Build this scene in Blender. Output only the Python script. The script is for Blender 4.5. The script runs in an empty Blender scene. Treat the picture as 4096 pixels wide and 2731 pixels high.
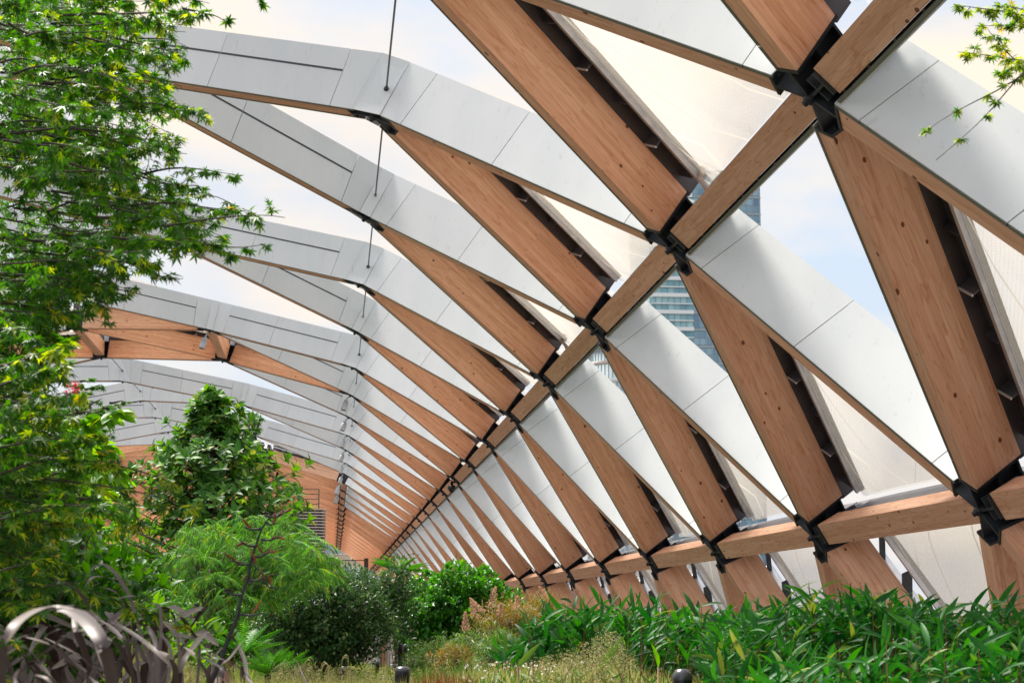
import bpy, math, random
import numpy as np
from mathutils import Vector, Matrix, noise
R = math.radians
random.seed(7); rng = np.random.default_rng(7)
S = bpy.context.scene
COL = S.collection

# ------------------------------------------------------------------ camera
F, YAW, PITCH = 7260.9, 0.0974, 0.1487
fw = Vector((math.sin(YAW)*math.cos(PITCH), math.cos(YAW)*math.cos(PITCH), math.sin(PITCH)))
rt = Vector((math.cos(YAW), -math.sin(YAW), 0)); up = rt.cross(fw)
cd = bpy.data.cameras.new('camera'); cam = bpy.data.objects.new('camera', cd); COL.objects.link(cam)
cd.sensor_width = 36; cd.lens = F/4096*36; cd.clip_start = .1; cd.clip_end = 3000
cam.matrix_world = Matrix((( rt.x, up.x, -fw.x, 0), (rt.y, up.y, -fw.y, 0), (rt.z, up.z, -fw.z, 0), (0, 0, 0, 1)))
cd.dof.use_dof = True; cd.dof.focus_distance = 17; cd.dof.aperture_fstop = 11.0
S.camera = cam
def at(px, py, Y):            # point at world y=Y seen at 2352-wide reading (px,py) of the photograph
    k = 4096/2352
    d = fw + rt*((px*k-2048)/F) + up*((1365.5-py*k)/F)
    return d*(Y/d.y)

# ------------------------------------------------------------------ world, sun, exposure
SUN_EL, SUN_AZ = 60, -28      # azimuth of the sun measured from +y clockwise
w = bpy.data.worlds.new('World'); S.world = w; w.use_nodes = True
nt = w.node_tree; nt.nodes.clear()
def N(t, typ, **kw):
    n = t.nodes.new(typ)
    for k, v in kw.items():
        if k in n.inputs.keys() if hasattr(n.inputs, 'keys') else False: n.inputs[k].default_value = v
        else: setattr(n, k, v)
    return n
out = nt.nodes.new('ShaderNodeOutputWorld'); bg = nt.nodes.new('ShaderNodeBackground')
sky = nt.nodes.new('ShaderNodeTexSky'); sky.sky_type = 'NISHITA'; sky.sun_disc = False
sky.sun_elevation = R(SUN_EL); sky.sun_rotation = R(SUN_AZ); sky.air_density = 1.4; sky.dust_density = 3.0; sky.ozone_density = 1.0
tc = nt.nodes.new('ShaderNodeTexCoord'); mp = nt.nodes.new('ShaderNodeMapping'); mp.inputs['Scale'].default_value = (1, 1, 2.2)
nz = nt.nodes.new('ShaderNodeTexNoise'); nz.inputs['Scale'].default_value = 3.4; nz.inputs['Detail'].default_value = 7; nz.inputs['Roughness'].default_value = .55
nz2 = nt.nodes.new('ShaderNodeTexNoise'); nz2.inputs['Scale'].default_value = 5.0; nz2.inputs['Detail'].default_value = 5
cr = nt.nodes.new('ShaderNodeValToRGB'); cr.color_ramp.elements[0].position = .40; cr.color_ramp.elements[1].position = .60
cr2 = nt.nodes.new('ShaderNodeValToRGB')
e = cr2.color_ramp.elements; e[0].position = .4; e[0].color = (4.6, 4.85, 5.3, 1); e[1].position = .58; e[1].color = (6.4, 5.6, 4.7, 1)
mx = nt.nodes.new('ShaderNodeMixRGB')
sk = nt.nodes.new('ShaderNodeMixRGB'); sk.inputs['Fac'].default_value = .72; sk.inputs['Color2'].default_value = (3.9, 4.55, 5.6, 1)
L = nt.links.new
L(tc.outputs['Generated'], mp.inputs['Vector']); L(mp.outputs['Vector'], nz.inputs['Vector']); L(mp.outputs['Vector'], nz2.inputs['Vector'])
L(nz.outputs['Fac'], cr.inputs['Fac']); L(nz2.outputs['Fac'], cr2.inputs['Fac'])
L(sky.outputs['Color'], sk.inputs['Color1'])
L(sk.outputs['Color'], mx.inputs['Color1']); L(cr2.outputs['Color'], mx.inputs['Color2']); L(cr.outputs['Color'], mx.inputs['Fac'])
L(mx.outputs['Color'], bg.inputs['Color']); bg.inputs['Strength'].default_value = .1
L(bg.outputs['Background'], out.inputs['Surface'])
sd = bpy.data.lights.new('sun', 'SUN'); sd.energy = 4.8; sd.angle = R(14); sd.color = (1, .95, .86)
so = bpy.data.objects.new('sun', sd); COL.objects.link(so)
az, el = R(SUN_AZ), R(SUN_EL)
sdir = Vector((math.sin(az)*math.cos(el), math.cos(az)*math.cos(el), math.sin(el)))
so.rotation_euler = sdir.to_track_quat('Z', 'Y').to_euler()
S.view_settings.view_transform = 'Standard'; S.view_settings.look = 'None'; S.view_settings.exposure = .80; S.view_settings.gamma = 1
S.render.engine = 'CYCLES'
S.cycles.max_bounces = 10; S.cycles.diffuse_bounces = 5; S.cycles.transparent_max_bounces = 24; S.cycles.transmission_bounces = 8

# ------------------------------------------------------------------ materials
def mat(name, color=(.5, .5, .5), rough=.5, metal=0, spec=.5):
    m = bpy.data.materials.new(name); m.use_nodes = True
    b = m.node_tree.nodes['Principled BSDF']; b.inputs['Base Color'].default_value = (*color, 1)
    b.inputs['Roughness'].default_value = rough; b.inputs['Metallic'].default_value = metal
    b.inputs['Specular IOR Level'].default_value = spec
    return m
def noisy(m, c1, c2, scale=3, detail=6, bump=0, stretch=(1, 1, 1), lo=.35, hi=.65, coord='Object', rough=None):
    t = m.node_tree; b = t.nodes['Principled BSDF']
    tc = t.nodes.new('ShaderNodeTexCoord'); mp = t.nodes.new('ShaderNodeMapping'); mp.inputs['Scale'].default_value = stretch
    n = t.nodes.new('ShaderNodeTexNoise'); n.inputs['Scale'].default_value = scale; n.inputs['Detail'].default_value = detail
    r = t.nodes.new('ShaderNodeValToRGB'); r.color_ramp.elements[0].position = lo; r.color_ramp.elements[1].position = hi
    r.color_ramp.elements[0].color = (*c1, 1); r.color_ramp.elements[1].color = (*c2, 1)
    t.links.new(tc.outputs[coord], mp.inputs[0]); t.links.new(mp.outputs[0], n.inputs['Vector']); t.links.new(n.outputs['Fac'], r.inputs[0])
    t.links.new(r.outputs[0], b.inputs['Base Color'])
    if bump:
        bp = t.nodes.new('ShaderNodeBump'); bp.inputs['Strength'].default_value = bump; bp.inputs['Distance'].default_value = .02
        t.links.new(n.outputs['Fac'], bp.inputs['Height']); t.links.new(bp.outputs[0], b.inputs['Normal'])
    return m
def wood_mat():
    m = mat('timber', rough=.62, spec=.25); t = m.node_tree; b = t.nodes['Principled BSDF']; l = t.links.new
    uv = t.nodes.new('ShaderNodeUVMap'); oi = t.nodes.new('ShaderNodeObjectInfo')
    mul = t.nodes.new('ShaderNodeMath'); mul.operation = 'MULTIPLY'; mul.inputs[1].default_value = 57.0; l(oi.outputs['Random'], mul.inputs[0])
    cx = t.nodes.new('ShaderNodeCombineXYZ'); l(mul.outputs[0], cx.inputs[0]); l(mul.outputs[0], cx.inputs[2])
    ad = t.nodes.new('ShaderNodeVectorMath'); ad.operation = 'ADD'; l(uv.outputs[0], ad.inputs[0]); l(cx.outputs[0], ad.inputs[1])
    # lamellas: bricks of 2.1 m x 0.045 m
    bk = t.nodes.new('ShaderNodeTexBrick'); bk.offset = .37; bk.squash = 1
    for k, v in dict(Scale=1.0).items(): bk.inputs[k].default_value = v
    bk.inputs['Brick Width'].default_value = 1.7; bk.inputs['Row Height'].default_value = .0445
    bk.inputs['Mortar Size'].default_value = .0007; bk.inputs['Mortar Smooth'].default_value = .3; bk.inputs['Bias'].default_value = 0
    bk.inputs['Color1'].default_value = (.80, .45, .285, 1); bk.inputs['Color2'].default_value = (.93, .585, .40, 1); bk.inputs['Mortar'].default_value = (.68, .36, .215, 1)
    l(ad.outputs[0], bk.inputs['Vector'])
    # grain
    mp = t.nodes.new('ShaderNodeMapping'); mp.inputs['Scale'].default_value = (1.1, 26, 1); l(ad.outputs[0], mp.inputs[0])
    g = t.nodes.new('ShaderNodeTexNoise'); g.inputs['Scale'].default_value = 1.6; g.inputs['Detail'].default_value = 8; g.inputs['Roughness'].default_value = .62; g.inputs['Distortion'].default_value = .8
    l(mp.outputs[0], g.inputs['Vector'])
    gr = t.nodes.new('ShaderNodeValToRGB'); gr.color_ramp.elements[0].position = .36; gr.color_ramp.elements[0].color = (.82, .72, .66, 1); gr.color_ramp.elements[1].position = .58; gr.color_ramp.elements[1].color = (1.05, 1.03, 1.0, 1)
    l(g.outputs['Fac'], gr.inputs[0])
    m1 = t.nodes.new('ShaderNodeMixRGB'); m1.blend_type = 'MULTIPLY'; m1.inputs[0].default_value = .55; l(bk.outputs['Color'], m1.inputs[1]); l(gr.outputs[0], m1.inputs[2])
    # cathedral figure
    mp2 = t.nodes.new('ShaderNodeMapping'); mp2.inputs['Scale'].default_value = (.8, 7, 1); l(ad.outputs[0], mp2.inputs[0])
    w2 = t.nodes.new('ShaderNodeTexNoise'); w2.inputs['Scale'].default_value = 1.3; w2.inputs['Detail'].default_value = 2; l(mp2.outputs[0], w2.inputs['Vector'])
    wm = t.nodes.new('ShaderNodeMath'); wm.operation = 'MULTIPLY'; wm.inputs[1].default_value = 34; l(w2.outputs['Fac'], wm.inputs[0])
    ws = t.nodes.new('ShaderNodeMath'); ws.operation = 'SINE'; l(wm.outputs[0], ws.inputs[0])
    wr = t.nodes.new('ShaderNodeValToRGB'); wr.color_ramp.elements[0].position = .72; wr.color_ramp.elements[0].color = (1, 1, 1, 1); wr.color_ramp.elements[1].position = 1; wr.color_ramp.elements[1].color = (.86, .72, .62, 1)
    l(ws.outputs[0], wr.inputs[0])
    m2 = t.nodes.new('ShaderNodeMixRGB'); m2.blend_type = 'MULTIPLY'; m2.inputs[0].default_value = .75; l(m1.outputs[0], m2.inputs[1]); l(wr.outputs[0], m2.inputs[2])
    # knots
    mp3 = t.nodes.new('ShaderNodeMapping'); mp3.inputs['Scale'].default_value = (3.2, 5.4, 1); l(ad.outputs[0], mp3.inputs[0])
    vo = t.nodes.new('ShaderNodeTexVoronoi'); vo.inputs['Scale'].default_value = 1.15; vo.inputs['Randomness'].default_value = 1; l(mp3.outputs[0], vo.inputs['Vector'])
    vs = t.nodes.new('ShaderNodeSeparateColor'); l(vo.outputs['Color'], vs.inputs[0])
    th = t.nodes.new('ShaderNodeMath'); th.operation = 'MULTIPLY'; th.inputs[1].default_value = .15; l(vs.outputs[0], th.inputs[0])
    sb = t.nodes.new('ShaderNodeMath'); sb.operation = 'SUBTRACT'; l(th.outputs[0], sb.inputs[0]); l(vo.outputs['Distance'], sb.inputs[1])
    kr = t.nodes.new('ShaderNodeValToRGB'); kr.color_ramp.elements[0].position = 0; kr.color_ramp.elements[0].color = (1, 1, 1, 1); kr.color_ramp.elements[1].position = .02; kr.color_ramp.elements[1].color = (.26, .15, .11, 1)
    l(sb.outputs[0], kr.inputs[0])
    m3 = t.nodes.new('ShaderNodeMixRGB'); m3.blend_type = 'MULTIPLY'; m3.inputs[0].default_value = 1; l(m2.outputs[0], m3.inputs[1]); l(kr.outputs[0], m3.inputs[2])
    # each beam its own tone
    hs = t.nodes.new('ShaderNodeHueSaturation'); mr = t.nodes.new('ShaderNodeMapRange'); mr.inputs['To Min'].default_value = .90; mr.inputs['To Max'].default_value = 1.10
    l(oi.outputs['Random'], mr.inputs['Value']); l(mr.outputs[0], hs.inputs['Value']); l(m3.outputs[0], hs.inputs['Color'])
    l(hs.outputs[0], b.inputs['Base Color'])
    bp = t.nodes.new('ShaderNodeBump'); bp.inputs['Strength'].default_value = .12; bp.inputs['Distance'].default_value = .01; l(g.outputs['Fac'], bp.inputs['Height']); l(bp.outputs[0], b.inputs['Normal'])
    return m
M = {}
M['wood'] = wood_mat()
M['steel'] = noisy(mat('dark_steel', rough=.45, metal=.3), (.028, .032, .042), (.055, .06, .072), 6)
M['tray'] = noisy(mat('gutter_steel', rough=.5), (.06, .055, .062), (.10, .09, .10), 3)
M['alu'] = noisy(mat('aluminium_rail', rough=.35, metal=.4), (.55, .56, .60), (.72, .72, .75), 5)
def clad():
    m = noisy(mat('white_cladding', rough=.36), (.70, .725, .73), (.80, .81, .805), 1.1, 5, stretch=(1, 1, .35), lo=.3, hi=.7)
    t = m.node_tree; b = t.nodes['Principled BSDF']; l = t.links.new; src = b.inputs['Base Color'].links[0].from_socket
    tc = t.nodes.new('ShaderNodeTexCoord'); mp = t.nodes.new('ShaderNodeMapping'); mp.inputs['Scale'].default_value = (9, 9, .7); nz = t.nodes.new('ShaderNodeTexNoise'); nz.inputs['Scale'].default_value = 1.7; nz.inputs['Detail'].default_value = 6; nz.inputs['Roughness'].default_value = .7
    oi = t.nodes.new('ShaderNodeObjectInfo'); ad = t.nodes.new('ShaderNodeVectorMath'); ad.operation = 'ADD'
    l(tc.outputs['Object'], ad.inputs[0]); l(oi.outputs['Location'], ad.inputs[1]); l(ad.outputs[0], mp.inputs[0]); l(mp.outputs[0], nz.inputs['Vector'])
    r = t.nodes.new('ShaderNodeValToRGB'); r.color_ramp.elements[0].position = .24; r.color_ramp.elements[0].color = (.55, .52, .47, 1); r.color_ramp.elements[1].position = .40; r.color_ramp.elements[1].color = (1, 1, 1, 1); l(nz.outputs['Fac'], r.inputs[0])
    mu = t.nodes.new('ShaderNodeMixRGB'); mu.blend_type = 'MULTIPLY'; mu.inputs[0].default_value = .5; l(src, mu.inputs[1]); l(r.outputs[0], mu.inputs[2])
    hs = t.nodes.new('ShaderNodeHueSaturation'); mr = t.nodes.new('ShaderNodeMapRange'); mr.inputs['To Min'].default_value = .955; mr.inputs['To Max'].default_value = 1.03; l(oi.outputs['Random'], mr.inputs['Value']); l(mr.outputs[0], hs.inputs['Value']); l(mu.outputs[0], hs.inputs['Color'])
    l(hs.outputs[0], b.inputs['Base Color'])
    return m
M['white'] = clad()
M['slot'] = mat('slot_dark', (.05, .05, .055), .5)
M['edge'] = mat('cladding_edge', (.16, .17, .14), .5)
M['rod'] = mat('rod_steel', (.07, .065, .06), .4, .6)
M['lamp'] = noisy(mat('lamp_grey', rough=.4, metal=.2), (.42, .45, .48), (.52, .54, .56), 8)
M['glassdark'] = mat('dome_glass', (.02, .02, .022), .08)
M['hose'] = noisy(mat('air_hose', rough=.5), (.55, .47, .42), (.68, .6, .55), 8)
M['black'] = noisy(mat('black_paint', rough=.28), (.008, .008, .012), (.016, .016, .022), 9)
M['cap'] = mat('bollard_cap', (.12, .12, .13), .25, .5)
M['soil'] = noisy(mat('soil', rough=.9), (.035, .025, .016), (.075, .055, .036), 5, 8, bump=.5)
M['paving'] = noisy(mat('paving', rough=.8), (.12, .115, .105), (.18, .175, .165), 2, 8, bump=.1)
M['groundm'] = noisy(mat('ground_far', rough=.9), (.07, .07, .065), (.12, .115, .11), .05)
M['rail'] = noisy(mat('copper_rail', rough=.4), (.40, .20, .125), (.50, .27, .18), 4, stretch=(8, .5, 8))
M['band'] = mat('tower_band', (.88, .88, .87), .4)
M['mull'] = mat('tower_mullion', (.38, .46, .50), .4)
M['cream'] = noisy(mat('cream_stone', rough=.7), (.62, .50, .36), (.70, .58, .44), .3)
M['skin'] = mat('skin', (.55, .30, .22), .5)
M['hair'] = mat('brown_hair', (.10, .055, .03), .6)
M['hair2'] = mat('blond_hair', (.55, .42, .26), .6)
M['bark'] = noisy(mat('bark', rough=.85), (.075, .055, .045), (.16, .125, .10), 14, 6, bump=.5, stretch=(1, 1, .25))
M['barkdark'] = noisy(mat('bark_dark', rough=.85), (.03, .022, .018), (.07, .05, .04), 14, 6, bump=.5, stretch=(1, 1, .25))
M['fernbark'] = noisy(mat('fern_trunk', rough=1), (.02, .014, .01), (.06, .04, .025), 25, 6, bump=.8)
def shirt():
    m = mat('floral_shirt', rough=.7)
    return noisy(m, (.04, .07, .30), (.75, .78, .82), 11, 4, lo=.42, hi=.50)
M['shirt'] = shirt()
def pane_mat(name, c1, c2):
    m = mat(name, rough=.12); t = m.node_tree; b = t.nodes['Principled BSDF']
    oi = t.nodes.new('ShaderNodeNewGeometry'); o2 = t.nodes.new('ShaderNodeObjectInfo'); a = t.nodes.new('ShaderNodeMath'); a.operation = 'ADD'; fr = t.nodes.new('ShaderNodeMath'); fr.operation = 'FRACT'
    t.links.new(oi.outputs['Random Per Island'], a.inputs[0]); t.links.new(o2.outputs['Random'], a.inputs[1]); t.links.new(a.outputs[0], fr.inputs[0])
    r = t.nodes.new('ShaderNodeValToRGB'); r.color_ramp.elements[0].color = (*c1, 1); r.color_ramp.elements[1].color = (*c2, 1)
    t.links.new(fr.outputs[0], r.inputs[0]); t.links.new(r.outputs[0], b.inputs['Base Color'])
    b.inputs['Specular IOR Level'].default_value = .9
    return m
M['pane'] = pane_mat('blue_glass', (.10, .34, .43), (.42, .70, .73))
M['pane2'] = pane_mat('blue_grey_glass', (.09, .22, .34), (.30, .50, .60))
M['pane3'] = pane_mat('pale_glass', (.28, .36, .42), (.5, .58, .62))
def etfe():
    m = bpy.data.materials.new('etfe_film'); m.use_nodes = True; t = m.node_tree; t.nodes.clear(); l = t.links.new
    o = t.nodes.new('ShaderNodeOutputMaterial'); mix = t.nodes.new('ShaderNodeMixShader'); tr = t.nodes.new('ShaderNodeBsdfTransparent')
    tl = t.nodes.new('ShaderNodeBsdfTranslucent'); df = t.nodes.new('ShaderNodeBsdfDiffuse'); gl = t.nodes.new('ShaderNodeBsdfGlossy'); gl.inputs['Roughness'].default_value = .12
    m2 = t.nodes.new('ShaderNodeMixShader'); m2.inputs[0].default_value = .12; m3 = t.nodes.new('ShaderNodeMixShader'); m3.inputs[0].default_value = .06
    tr.inputs[0].default_value = (.97, .97, .97, 1); tl.inputs[0].default_value = (.72, .66, .58, 1); df.inputs[0].default_value = (.82, .82, .80, 1)
    uv = t.nodes.new('ShaderNodeUVMap')
    mp = t.nodes.new('ShaderNodeMapping'); mp.inputs['Scale'].default_value = (34, 34, 34); mp.inputs['Rotation'].default_value = (0, 0, R(38)); l(uv.outputs[0], mp.inputs[0])
    vo = t.nodes.new('ShaderNodeTexVoronoi'); vo.inputs['Randomness'].default_value = 0; vo.inputs['Scale'].default_value = 1; l(mp.outputs[0], vo.inputs['Vector'])
    r = t.nodes.new('ShaderNodeValToRGB'); r.color_ramp.elements[0].position = .36; r.color_ramp.elements[0].color = (.50, .50, .50, 1); r.color_ramp.elements[1].position = .46; r.color_ramp.elements[1].color = (.31, .31, .31, 1)
    l(vo.outputs['Distance'], r.inputs[0])
    # weld seams: thin curved lines across the film
    wv = t.nodes.new('ShaderNodeTexWave'); wv.inputs['Scale'].default_value = .22; wv.inputs['Distortion'].default_value = .6; wv.inputs['Detail'].default_value = 0; l(uv.outputs[0], wv.inputs['Vector'])
    wr = t.nodes.new('ShaderNodeValToRGB'); wr.color_ramp.elements[0].position = .9988; wr.color_ramp.elements[0].color = (0, 0, 0, 1); wr.color_ramp.elements[1].position = .9995; wr.color_ramp.elements[1].color = (.5, .5, .5, 1); l(wv.outputs['Fac'], wr.inputs[0])
    ad = t.nodes.new('ShaderNodeMixRGB'); ad.blend_type = 'ADD'; ad.inputs[0].default_value = 1; l(r.outputs[0], ad.inputs[1]); l(wr.outputs[0], ad.inputs[2])
    l(tl.outputs[0], m2.inputs[1]); l(df.outputs[0], m2.inputs[2])
    l(ad.outputs[0], mix.inputs[0]); l(tr.outputs[0], mix.inputs[1]); l(m2.outputs[0], mix.inputs[2])
    l(mix.outputs[0], m3.inputs[1]); l(gl.outputs[0], m3.inputs[2]); l(m3.outputs[0], o.inputs[0])
    return m
M['etfe'] = etfe()
def leaf_mat(name, c1, c2, c3=None, trans=.35, rough=.4, tcol=None, spec=.4):
    m = bpy.data.materials.new(name); m.use_nodes = True; t = m.node_tree; l = t.links.new; b = t.nodes['Principled BSDF']; o = t.nodes['Material Output']
    g = t.nodes.new('ShaderNodeNewGeometry'); oi = t.nodes.new('ShaderNodeObjectInfo'); a = t.nodes.new('ShaderNodeMath'); a.operation = 'ADD'; fr = t.nodes.new('ShaderNodeMath'); fr.operation = 'FRACT'
    l(g.outputs['Random Per Island'], a.inputs[0]); l(oi.outputs['Random'], a.inputs[1]); l(a.outputs[0], fr.inputs[0])
    r = t.nodes.new('ShaderNodeValToRGB'); el = r.color_ramp.elements; el[0].color = (*c1, 1); el[1].color = (*c2, 1)
    if c3: q = el.new(.93); q.color = (*c2, 1); el[-1].color = (*c3, 1)
    l(fr.outputs[0], r.inputs[0]); l(r.outputs[0], b.inputs['Base Color']); b.inputs['Roughness'].default_value = rough; b.inputs['Specular IOR Level'].default_value = spec
    tl = t.nodes.new('ShaderNodeBsdfTranslucent'); hs = t.nodes.new('ShaderNodeHueSaturation'); hs.inputs['Hue'].default_value = .485; hs.inputs['Saturation'].default_value = 1.15; hs.inputs['Value'].default_value = 1.9
    l(r.outputs[0], hs.inputs['Color']); l(hs.outputs[0], tl.inputs[0])
    mx = t.nodes.new('ShaderNodeMixShader'); mx.inputs[0].default_value = trans
    l(b.outputs[0], mx.inputs[1]); l(tl.outputs[0], mx.inputs[2]); l(mx.outputs[0], o.inputs[0])
    return m
M['l_maple'] = leaf_mat('maple_leaf', (.020, .09, .012), (.065, .20, .02), (.22, .32, .04), .45)
M['l_maple_yel'] = leaf_mat('maple_tip_leaf', (.16, .30, .02), (.38, .45, .04), (.5, .35, .06), .5)
M['l_mag'] = leaf_mat('magnolia_leaf', (.025, .10, .02), (.11, .27, .035), (.40, .44, .08), .32, .46, spec=.25)
M['l_broad'] = leaf_mat('broad_leaf', (.06, .20, .015), (.17, .38, .03), (.40, .48, .06), .45, .4)
M['l_feather'] = leaf_mat('feathery_leaf', (.03, .12, .03), (.14, .36, .05), (.50, .36, .04), .38, .5)
M['l_dark'] = leaf_mat('small_dark_leaf', (.022, .075, .026), (.075, .17, .04), (.28, .34, .11), .28, .35)
M['l_green'] = leaf_mat('glossy_green_leaf', (.025, .13, .018), (.075, .29, .03), (.18, .42, .05), .32, .36)
M['l_bright'] = leaf_mat('bright_shrub_leaf', (.04, .16, .015), (.10, .30, .02), (.25, .4, .06), .35, .4)
M['l_bamboo'] = leaf_mat('bamboo_leaf', (.013, .085, .020), (.036, .19, .024), (.26, .30, .06), .28, .5, spec=.25)
M['l_fern'] = leaf_mat('fern_frond', (.035, .16, .02), (.09, .30, .035), None, .35, .5)
M['l_flax'] = leaf_mat('flax_leaf', (.075, .050, .045), (.17, .125, .11), None, .10, .38, spec=.6)
def flax():
    m = mat('bronze_flax', rough=.5, spec=.4); t = m.node_tree; b = t.nodes['Principled BSDF']; l = t.links.new
    g = t.nodes.new('ShaderNodeNewGeometry'); oi = t.nodes.new('ShaderNodeObjectInfo')
    top = t.nodes.new('ShaderNodeMixRGB'); top.inputs[1].default_value = (.125, .10, .10, 1); top.inputs[2].default_value = (.25, .20, .175, 1); l(oi.outputs['Random'], top.inputs[0])
    tcn = t.nodes.new('ShaderNodeUVMap'); mp = t.nodes.new('ShaderNodeMapping'); mp.inputs['Scale'].default_value = (.6, 26, 1); nz = t.nodes.new('ShaderNodeTexNoise'); nz.inputs['Scale'].default_value = 2; nz.inputs['Detail'].default_value = 3
    l(tcn.outputs[0], mp.inputs[0]); l(mp.outputs[0], nz.inputs['Vector'])
    cr_ = t.nodes.new('ShaderNodeValToRGB'); cr_.color_ramp.elements[0].position = .35; cr_.color_ramp.elements[0].color = (.42, .34, .32, 1); cr_.color_ramp.elements[1].position = .6; cr_.color_ramp.elements[1].color = (1, 1, 1, 1); l(nz.outputs['Fac'], cr_.inputs[0])
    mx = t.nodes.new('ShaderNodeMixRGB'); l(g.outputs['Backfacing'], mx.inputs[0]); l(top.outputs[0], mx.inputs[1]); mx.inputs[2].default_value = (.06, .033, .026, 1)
    mu = t.nodes.new('ShaderNodeMixRGB'); mu.blend_type = 'MULTIPLY'; mu.inputs[0].default_value = 1; l(mx.outputs[0], mu.inputs[1]); l(cr_.outputs[0], mu.inputs[2]); l(mu.outputs[0], b.inputs['Base Color'])
    return m
M['l_flax'] = flax()
M['l_flaxred'] = leaf_mat('flax_red', (.14, .025, .015), (.42, .09, .03), None, .15, .5)
M['l_rust'] = leaf_mat('rusty_leaf', (.12, .15, .02), (.28, .19, .05), (.35, .12, .04), .35, .5)
M['l_plume'] = leaf_mat('plume', (.42, .27, .18), (.60, .42, .30), None, .35, .7)
M['l_grass'] = leaf_mat('grass_blade', (.08, .19, .03), (.30, .32, .09), (.60, .50, .28), .35, .55)
M['l_straw'] = leaf_mat('straw_grass', (.18, .26, .05), (.50, .43, .20), (.08, .24, .04), .4, .6)
M['l_seed'] = leaf_mat('seed_head', (.20, .25, .08), (.46, .40, .22), None, .35, .6)
M['l_redgrass'] = leaf_mat('red_grass', (.13, .03, .02), (.26, .08, .05), (.22, .25, .06), .3, .5)
M['l_mead'] = leaf_mat('meadow_leaf', (.04, .13, .025), (.15, .26, .05), (.42, .36, .14), .3, .5)
M['petal'] = leaf_mat('petal', (.75, .70, .68), (.85, .82, .80), None, .3, .6)
M['pinkbud'] = leaf_mat('pink_bud', (.45, .16, .14), (.6, .3, .25), None, .3, .6)
M['cane'] = leaf_mat('dry_cane', (.16, .08, .04), (.36, .20, .09), None, .05, .5)
M['redleaf'] = leaf_mat('red_leaf', (.55, .04, .03), (.7, .1, .05), None, .3, .5)

# ------------------------------------------------------------------ mesh helpers
class MB:
    def __init__(s): s.v = []; s.f = []; s.uv = []; s.mi = []; s.sm = []
    def face(s, pts, uvs=None, mi=0, smooth=False):
        i = len(s.v); s.v += [tuple(p) for p in pts]; s.f.append(tuple(range(i, i+len(pts)))); s.uv += uvs or [(0, 0)]*len(pts); s.mi.append(mi); s.sm.append(smooth)
    def hexa(s, c, mi=0, L=None):
        # c: 8 corners, bottom ring 0-3, top ring 4-7. u axis = edge 0->1
        for q in ((3, 2, 1, 0), (4, 5, 6, 7), (0, 1, 5, 4), (1, 2, 6, 5), (2, 3, 7, 6), (3, 0, 4, 7)):
            p = [Vector(c[k]) for k in q]; a = (Vector(c[1])-Vector(c[0])).normalized()
            if abs((p[1]-p[0]).normalized().dot(a)) > .5: e1 = (p[1]-p[0]).length; e2 = (p[2]-p[1]).length; u = [(0, 0), (e1, 0), (e1, e2), (0, e2)]
            else: e1 = (p[1]-p[0]).length; e2 = (p[2]-p[1]).length; u = [(0, 0), (0, e1), (e2, e1), (e2, 0)]
            off = .31*q[0]
            s.face(p, [(x+off*3, y+off) for x, y in u], mi)
    def box(s, c, sx, sy, sz, mi=0, X=None, Y=None, Z=None):
        X = X or Vector((1, 0, 0)); Y = Y or Vector((0, 1, 0)); Z = Z or Vector((0, 0, 1)); c = Vector(c)
        k = [c+X*(a*sx/2)+Y*(b*sy/2)+Z*(d*sz/2) for d in (-1, 1) for a, b in ((-1, -1), (1, -1), (1, 1), (-1, 1))]
        s.hexa(k, mi)
    def tube(s, pts, r, n=6, mi=0, cap=True):
        pts = [Vector(p) for p in pts]; rr = r if isinstance(r, (list, tuple)) else [r]*len(pts)
        base = len(s.v); last = Vector((.31, .2, .93))
        for k, p in enumerate(pts):
            d = (pts[min(k+1, len(pts)-1)]-pts[max(k-1, 0)])
            d = d.normalized() if d.length > 1e-9 else Vector((0, 0, 1))
            a = d.cross(last)
            if a.length < .05: a = d.cross(Vector((1, 0, .1)))
            a.normalize(); b = d.cross(a)
            for j in range(n):
                t = 2*math.pi*j/n; s.v.append(tuple(p+(a*math.cos(t)+b*math.sin(t))*rr[k]))
        for k in range(len(pts)-1):
            for j in range(n):
                j2 = (j+1) % n
                s.f.append((base+k*n+j, base+k*n+j2, base+(k+1)*n+j2, base+(k+1)*n+j)); s.uv += [(0, 0)]*4; s.mi.append(mi); s.sm.append(True)
        if cap:
            for k in (0, len(pts)-1):
                s.f.append(tuple(base+k*n+j for j in range(n))); s.uv += [(0, 0)]*n; s.mi.append(mi); s.sm.append(False)
    def lathe(s, c, prof, n=20, mi=0, axis=Vector((0, 0, 1))):
        c = Vector(c); q = Vector((0, 0, 1)).rotation_difference(axis); base = len(s.v)
        for r, z in prof:
            for j in range(n):
                t = 2*math.pi*j/n; s.v.append(tuple(c+q @ Vector((r*math.cos(t), r*math.sin(t), z))))
        for k in range(len(prof)-1):
            for j in range(n):
                j2 = (j+1) % n; s.f.append((base+k*n+j, base+k*n+j2, base+(k+1)*n+j2, base+(k+1)*n+j)); s.uv += [(0, 0)]*4; s.mi.append(mi); s.sm.append(True)
    def mesh(s, name, mats):
        me = bpy.data.meshes.new(name); me.from_pydata(s.v, [], s.f)
        for m in (mats if isinstance(mats, (list, tuple)) else [mats]): me.materials.append(m)
        u = me.uv_layers.new(name='UVMap'); u.data.foreach_set('uv', np.array(s.uv, dtype=np.float32).ravel())
        me.polygons.foreach_set('material_index', s.mi); me.polygons.foreach_set('use_smooth', s.sm); me.update()
        return me
    def build(s, name, mats, parent=None, loc=None, kind=None):
        return link(name, s.mesh(name, mats), parent, loc, kind)
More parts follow.
